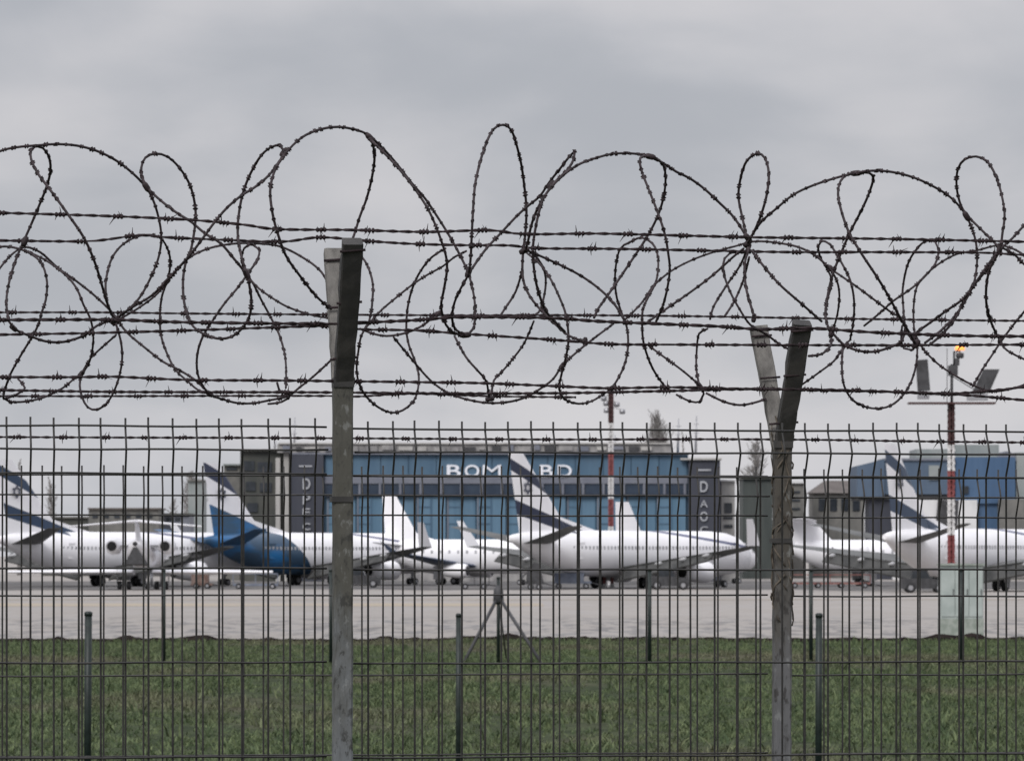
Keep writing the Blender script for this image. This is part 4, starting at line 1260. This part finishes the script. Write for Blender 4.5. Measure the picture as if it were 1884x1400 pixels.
J(A, -1, (R1, [(650, 345), (632, 305), (628, 262), (645, 218), (690, 200), (745, 215), (800, 268), (845, 345), (868, 440), (868, 520), (850, 620), (825, 680), (812, 760), (818, 860), (845, 950), (900, 1000), (980, 1022), (1050, 1000), (1105, 935), (1118, 860), (1110, 795), (1095, 740), (1040, 670), (980, 600), (910, 555), (850, 505), (780, 460), (700, 395), (650, 345)]))
J(A, 1, (R1, [(1470, 890), (1400, 830), (1330, 740), (1270, 650), (1235, 560), (1210, 470), (1200, 370), (1215, 290), (1240, 240), (1285, 180), (1340, 130), (1400, 100), (1470, 83)]), (R2, [(60, 81), (120, 90), (180, 112), (230, 155), (300, 230), (380, 330), (440, 400), (500, 490), (550, 570), (600, 660), (630, 725), (650, 800), (661, 880), (655, 975), (620, 1006)]))
J(A, -1, (R2, [(90, 820), (85, 720), (100, 630), (125, 560), (150, 480), (180, 400), (205, 300), (216, 210), (205, 148), (195, 135), (280, 222), (370, 325), (440, 424), (480, 505), (510, 585), (532, 655), (537, 720), (525, 800), (510, 880), (530, 960), (570, 998), (620, 1008)]))
J(A, 1, (R2, [(620, 1006), (575, 980), (560, 930), (570, 860), (600, 795), (632, 735), (643, 650), (648, 520), (655, 420), (670, 300), (700, 180), (740, 95), (785, 73), (825, 100), (862, 225), (880, 340), (890, 450), (885, 560), (874, 640), (870, 720), (880, 780), (910, 840), (960, 900), (1010, 950), (1080, 1010), (1150, 1036)]))
J(A, -1, (R2, [(632, 730), (700, 635), (780, 550), (850, 475), (900, 430), (950, 388), (990, 330), (1040, 268), (1080, 215), (1104, 190), (1100, 222), (1075, 268), (1020, 322), (980, 375), (940, 445), (912, 520), (895, 600), (880, 640)]))
J(A, 1, (R2, [(1060, 990), (1000, 930), (970, 890), (945, 820), (930, 760), (920, 680), (920, 600), (932, 520), (948, 450), (970, 390), (1015, 332), (1070, 282), (1130, 245), (1200, 220), (1270, 202), (1350, 200), (1430, 212), (1490, 238)]), (R3, [(0, 280), (60, 310), (130, 360), (200, 425), (245, 470), (280, 520), (312, 575), (325, 610), (305, 690), (310, 790), (330, 870), (345, 920)]))
S(A, R2, -1, (880, 625), (920, 640), (1000, 675), (1090, 720), (1170, 770), (1240, 825), (1290, 880), (1322, 935))
J(A, -1, (R2, [(1190, 930), (1205, 895), (1250, 830), (1320, 730), (1380, 640), (1430, 560), (1475, 468), (1502, 380), (1509, 300), (1495, 245), (1440, 215), (1395, 218), (1398, 268), (1438, 370), (1476, 470), (1505, 560), (1520, 650), (1525, 720), (1510, 820), (1490, 890), (1465, 945)]))
J(A, -1, (R3, [(320, 600), (292, 480), (278, 390), (290, 300), (315, 230), (360, 200), (395, 222), (411, 290), (405, 370), (385, 450), (355, 530), (318, 600)]))
J(A, 1, (R3, [(318, 595), (345, 550), (385, 495), (450, 440), (520, 385), (600, 345), (700, 310), (780, 290), (870, 277), (960, 282), (1050, 305), (1130, 340), (1200, 380), (1250, 425), (1290, 480), (1320, 550), (1335, 620), (1335, 700), (1320, 780), (1280, 860), (1230, 930), (1170, 990), (1105, 1040)]))
J(A, -1, (R3, [(590, 1100), (650, 1090), (690, 1050), (685, 990), (665, 930), (668, 870), (684, 780), (712, 690), (748, 605), (775, 545), (822, 455), (860, 370), (876, 300), (830, 285), (765, 292), (730, 322), (718, 382), (738, 470), (770, 555), (812, 625), (880, 730), (940, 830), (990, 920), (1040, 1000), (1065, 1048)]))
J(A, -1, (R3, [(1440, 620), (1350, 530), (1300, 480), (1265, 430), (1245, 350), (1250, 270), (1280, 226), (1330, 213), (1380, 235), (1420, 300), (1445, 380), (1458, 470), (1450, 550), (1438, 625), (1400, 695), (1380, 770), (1378, 860), (1395, 940), (1425, 1010)]))
S(A, R3, 1, (1640, 420), (1545, 520), (1490, 580), (1435, 630), (1370, 715), (1290, 830), (1200, 900), (1130, 950), (1070, 990))
S(A, R3, -1, (1430, 640), (1400, 690), (1340, 762), (1290, 830), (1240, 930), (1180, 1000), (1120, 1052))
S(A, R3, -1, (300, 622), (250, 660), (150, 750), (60, 820), (-40, 885), (-130, 950))
S(A, R3, 1, (335, 630), (400, 712), (470, 790), (560, 870), (645, 945))
S(A, R3, -1, (1436, 612), (1500, 645), (1545, 690), (1640, 770))
S(A, R3, 1, (690, 990), (740, 1045), (800, 1072), (870, 1080), (940, 1065), (1000, 1035), (1022, 970))
# lower coil
J(B, 1, (R1, [(-90, 640), (0, 613), (60, 615), (115, 632), (160, 660), (190, 697), (208, 770), (202, 850), (185, 900), (168, 960), (138, 1020), (90, 1100), (45, 1180), (24, 1240), (15, 1285), (45, 1302), (120, 1300), (200, 1280), (280, 1240), (330, 1200), (360, 1180), (400, 1110), (450, 1060), (515, 1003)]))
S(B, R1, -1, (-40, 760), (20, 680), (60, 640), (110, 615), (180, 640), (260, 710), (340, 765), (420, 830), (500, 910), (560, 990), (640, 1060), (720, 1120), (780, 1150), (860, 1200), (930, 1265))
S(B, R1, 1, (110, 630), (200, 672), (290, 740), (340, 800), (370, 870), (400, 930), (413, 1000), (408, 1080), (390, 1140), (360, 1180))
J(B, -1, (R1, [(930, 1265), (880, 1250), (830, 1208), (780, 1160), (740, 1080), (715, 1000), (711, 910), (720, 830), (745, 760), (756, 700), (750, 640), (720, 582), (680, 562), (620, 565), (550, 600), (500, 660), (475, 740), (470, 800), (480, 870), (510, 940), (530, 1000), (541, 1060), (540, 1130), (520, 1220), (480, 1300), (430, 1335), (390, 1325), (365, 1280), (355, 1230), (360, 1180)]))
J(B, 1, (R1, [(520, 940), (620, 880), (700, 822), (760, 750), (830, 670), (900, 630), (980, 608), (1060, 598), (1150, 600), (1230, 610), (1290, 632), (1350, 665), (1400, 700), (1440, 745), (1480, 830)]))
J(B, -1, (R1, [(1270, 1240), (1270, 1170), (1264, 1090), (1240, 1000), (1200, 920), (1160, 850), (1120, 770), (1088, 722), (1074, 665), (1085, 620), (1120, 603), (1151, 625), (1145, 670), (1110, 722), (1060, 790), (1000, 860), (950, 930), (900, 1010), (875, 1090), (875, 1170), (900, 1230), (935, 1270), (990, 1290), (1060, 1308), (1130, 1308), (1200, 1295), (1280, 1278), (1330, 1240), (1390, 1190), (1450, 1135), (1490, 1095)]))
S(B, R1, 1, (1095, 740), (1150, 800), (1230, 855), (1300, 890), (1400, 920), (1485, 930))
S(B, R1, 1, (80, 1200), (110, 1240), (60, 1275), (15, 1290))
S(B, R1, -1, (1230, 1215), (1240, 1250), (1290, 1270), (1250, 1300), (1190, 1310))
J(B, 1, (R2, [(110, 620), (160, 660), (190, 710), (208, 780), (205, 850), (200, 900), (185, 960), (155, 1010), (140, 1090), (135, 1150), (146, 1220), (180, 1280), (230, 1325), (290, 1350), (340, 1340), (385, 1305), (406, 1258), (410, 1180), (390, 1110), (368, 1050), (357, 980), (362, 880), (385, 790), (420, 720), (470, 660), (530, 622)]))
S(B, R2, -1, (175, 975), (245, 895), (310, 840), (390, 780), (450, 740), (520, 700), (570, 660), (625, 632))
S(B, R2, 1, (150, 978), (210, 1000), (270, 1010), (340, 1000), (400, 980), (450, 950), (492, 905))
S(B, R2, -1, (300, 1015), (360, 1090), (430, 1172), (480, 1220), (540, 1260), (620, 1290), (720, 1306), (820, 1300), (890, 1280), (950, 1245), (1010, 1200), (1050, 1140), (1120, 1075), (1200, 1010), (1275, 955))
S(B, R2, 1, (570, 1010), (620, 1100), (670, 1160), (712, 1212), (728, 1292), (745, 1206), (780, 1168), (830, 1110), (880, 1040), (922, 945))
S(B, R2, -1, (872, 715), (842, 810), (795, 885), (770, 925))
S(B, R2, -1, (915, 640), (955, 690), (974, 750), (970, 825), (945, 905), (880, 930))
J(B, 1, (R2, [(890, 640), (950, 690), (1000, 762), (1042, 850), (1066, 920), (1076, 1020), (1066, 1100), (1046, 1180), (1035, 1245), (1060, 1290), (1120, 1310), (1180, 1300), (1230, 1270), (1268, 1242), (1300, 1190), (1326, 1130), (1341, 1050), (1336, 970), (1310, 900), (1288, 820), (1284, 720), (1304, 625), (1345, 595), (1400, 573), (1450, 600), (1475, 660), (1468, 760), (1430, 840), (1408, 890), (1404, 960), (1410, 1040), (1440, 1130), (1480, 1200), (1525, 1255)]))
J(B, -1, (R2, [(1330, 935), (1400, 862), (1450, 792), (1500, 748)]), (R3, [(0, 710), (80, 668), (170, 635), (260, 612), (340, 592), (440, 595), (540, 615), (620, 655), (680, 707), (714, 762), (725, 830), (715, 920), (695, 985)]))
J(B, 1, (R2, [(1430, 1050), (1500, 1100)]), (R3, [(0, 1140), (50, 1180), (105, 1232), (122, 1268), (105, 1302), (60, 1300), (0, 1270)]))
S(B, R3, -1, (105, 1232), (90, 1160), (90, 1080), (102, 1000), (140, 980))
S(B, R3, 1, (130, 1262), (210, 1300), (280, 1316), (340, 1308), (400, 1290))
S(B, R3, -1, (150, 935), (165, 880), (220, 790), (285, 695), (315, 620))
S(B, R3, 1, (312, 640), (240, 640), (215, 665), (210, 722), (240, 812), (282, 892), (330, 960), (400, 1000), (460, 1045), (520, 1080))
S(B, R3, -1, (215, 920), (260, 850), (300, 760), (325, 660))
S(B, R3, -1, (665, 930), (668, 860), (690, 760), (640, 660), (630, 612), (645, 588), (682, 602), (715, 650), (750, 712), (775, 770), (790, 850), (788, 940), (772, 1025))
S(B, R3, 1, (690, 715), (730, 742), (800, 790), (880, 850), (960, 908), (1010, 930))
J(B, 1, (R3, [(775, 1025), (742, 1060), (735, 1150), (745, 1230), (780, 1290), (830, 1320), (890, 1331), (950, 1318), (1000, 1280), (1040, 1220), (1065, 1140), (1070, 1060), (1055, 980), (1055, 880), (1072, 790), (1120, 730), (1180, 680), (1250, 645), (1340, 630), (1440, 608), (1530, 640), (1610, 720)]))
S(B, R3, -1, (1075, 1055), (1030, 1000), (1014, 945), (1008, 880), (1005, 800), (1025, 700), (1058, 636), (1105, 588), (1150, 590), (1165, 622), (1150, 690), (1090, 762), (1030, 810), (960, 855), (900, 910), (835, 965))
S(B, R3, 1, (555, 1228), (640, 1165), (700, 1120), (735, 1072))
S(B, R3, 1, (1065, 1010), (1100, 1070), (1160, 1130), (1220, 1172), (1310, 1225), (1395, 1255), (1470, 1247), (1545, 1225), (1600, 1200))
S(B, R3, -1, (1600, 830), (1545, 905), (1490, 972), (1440, 1040), (1400, 1100), (1360, 1160), (1318, 1232))
S(B, R3, 1, (1430, 1010), (1455, 1060), (1490, 1085), (1545, 1112), (1600, 1130))
S(B, R3, -1, (1005, 965), (1000, 1020), (1010, 1065), (1045, 1072), (1072, 1050))

def tape_barb(mbx, p, t, nrm, s):
    b = t.cross(nrm).normalized()
    l_, w_ = 0.0092 * s, 0.0066 * s
    v = [p + t * l_, p + b * w_ + t * l_ * 0.35, p + b * w_ * 0.35, p + b * w_ - t * l_ * 0.35, p - t * l_, p - b * w_ - t * l_ * 0.35, p - b * w_ * 0.35, p - b * w_ + t * l_ * 0.35]
    v += [p + nrm * 0.0050 * s, p - nrm * 0.0050 * s]
    f = [(i, (i + 1) % 8, 8) for i in range(8)] + [((i + 1) % 8, i, 9) for i in range(8)]
    mbx._add(v, f)

def coil(label, strokes, dfun, rad, r, pitch, seed, nodes):
    rnd = random.Random(seed)
    allp = []
    wires = MB(); barbs = MB()
    org = P(942, 0, dfun(942)); org.z = 2.2
    root = empty('razor_wire_coil', org)
    tag(root, label, 'razor wire', 'razor wire coils on the fences')
    nb = 0
    for sgn, pts in strokes:
        c2 = catmull(pts, 8)
        # split at the top and bottom turning points; every run bulges to the front or the back of the coil
        ext = [0]
        for i in range(3, len(c2) - 3):
            if (c2[i][1] - c2[i - 3][1]) * (c2[i + 3][1] - c2[i][1]) <= 0 and i - ext[-1] > 14:
                ext.append(i)
        if len(ext) > 1 and len(c2) - 1 - ext[-1] < 14: ext.pop()
        ext.append(len(c2) - 1)
        off = [0.0] * len(c2)
        sg = sgn
        for a, b in zip(ext[:-1], ext[1:]):
            span = abs(c2[b][1] - c2[a][1])
            amp = rad * min(1.0, span / (rad * 2 * F / dfun(942)))
            for i in range(a, b + 1):
                u = (i - a) / max(1, b - a)
                off[i] = sg * amp * math.sin(math.pi * u)
            sg = -sg
        kk = rnd.uniform(0, 9)
        w3 = [P(x + 1.3 * mn.noise((i * 0.11, kk, 0)), y + 1.3 * mn.noise((i * 0.11, kk, 5)), dfun(x) - off[i]) - org for i, (x, y) in enumerate(c2)]
        wires.tube(w3, r, 6)
        acc = rnd.uniform(0, pitch)
        for i in range(1, len(w3) - 1):
            acc += (w3[i] - w3[i - 1]).length
            if acc >= pitch:
                acc -= pitch
                t_ = (w3[i + 1] - w3[i - 1]).normalized()
                nn = t_.orthogonal().normalized()
                nn = Matrix.Rotation(rnd.uniform(0, math.pi), 3, t_) @ nn
                tape_barb(barbs, w3[i] + t_ * rnd.gauss(0, 0.001), t_, nn, rnd.uniform(0.75, 1.1)); nb += 1
    wires.build('wire', MAT['razor'], root)
    for (reg, x, y, an) in nodes:
        px_, py_ = reg[0] + x / ZK, reg[1] + y / ZK
        c_ = P(px_, py_, dfun(px_)) - org
        dv = Vector((math.cos(an), 0.15, math.sin(an))) * 0.011
        MB().tube([c_ - dv, c_ - dv * 0.5, c_ + dv * 0.5, c_ + dv], [0.0045, 0.0066, 0.0066, 0.0045], 7).build('clip', MAT['razor'], root)
    bo = barbs.build('tape_barbs', MAT['razor'], root)
    tag(bo, kind='stuff')
coil('higher coil of razor wire looping above the topmost strands and left post', A, dA, 0.20, 0.0028, 0.0245, 21, ((R1, 650, 348, -1.0), (R1, 510, 940, 0.5), (R1, 1096, 738, -1.1), (R1, 1262, 195, 0.9), (R1, 110, 590, 1.2), (R2, 632, 728, 1.2), (R2, 620, 1006, 0.1), (R2, 880, 632, 0.4), (R2, 195, 130, -0.8), (R2, 1000, 340, 0.9), (R2, 1440, 214, -0.2), (R3, 318, 598, 0.8), (R3, 318, 575, -0.9), (R3, 1438, 620, 1.2), (R3, 1290, 478, -1.0), (R3, 800, 288, 0.1), (R3, 690, 992, 1.4), (R3, 1065, 1045, 0.9)))
coil('lower coil of razor wire looping between the strands around the right post', B, dB, 0.19, 0.0029, 0.0265, 22, ((R1, 360, 1180, 0.9), (R1, 515, 950, 0.6), (R1, 930, 1266, -0.6), (R1, 60, 975, -0.7), (R1, 740, 770, 0.8), (R2, 727, 1290, 0.1), (R2, 1268, 1242, 0.5), (R2, 1150, 1035, 1.5), (R2, 500, 910, 0.5), (R2, 970, 890, -0.9), (R2, 1050, 1142, 0.9), (R3, 105, 1232, -0.9), (R3, 690, 712, -0.8), (R3, 345, 930, 1.4), (R3, 1060, 1010, 1.5), (R3, 1440, 1025, 1.3)))
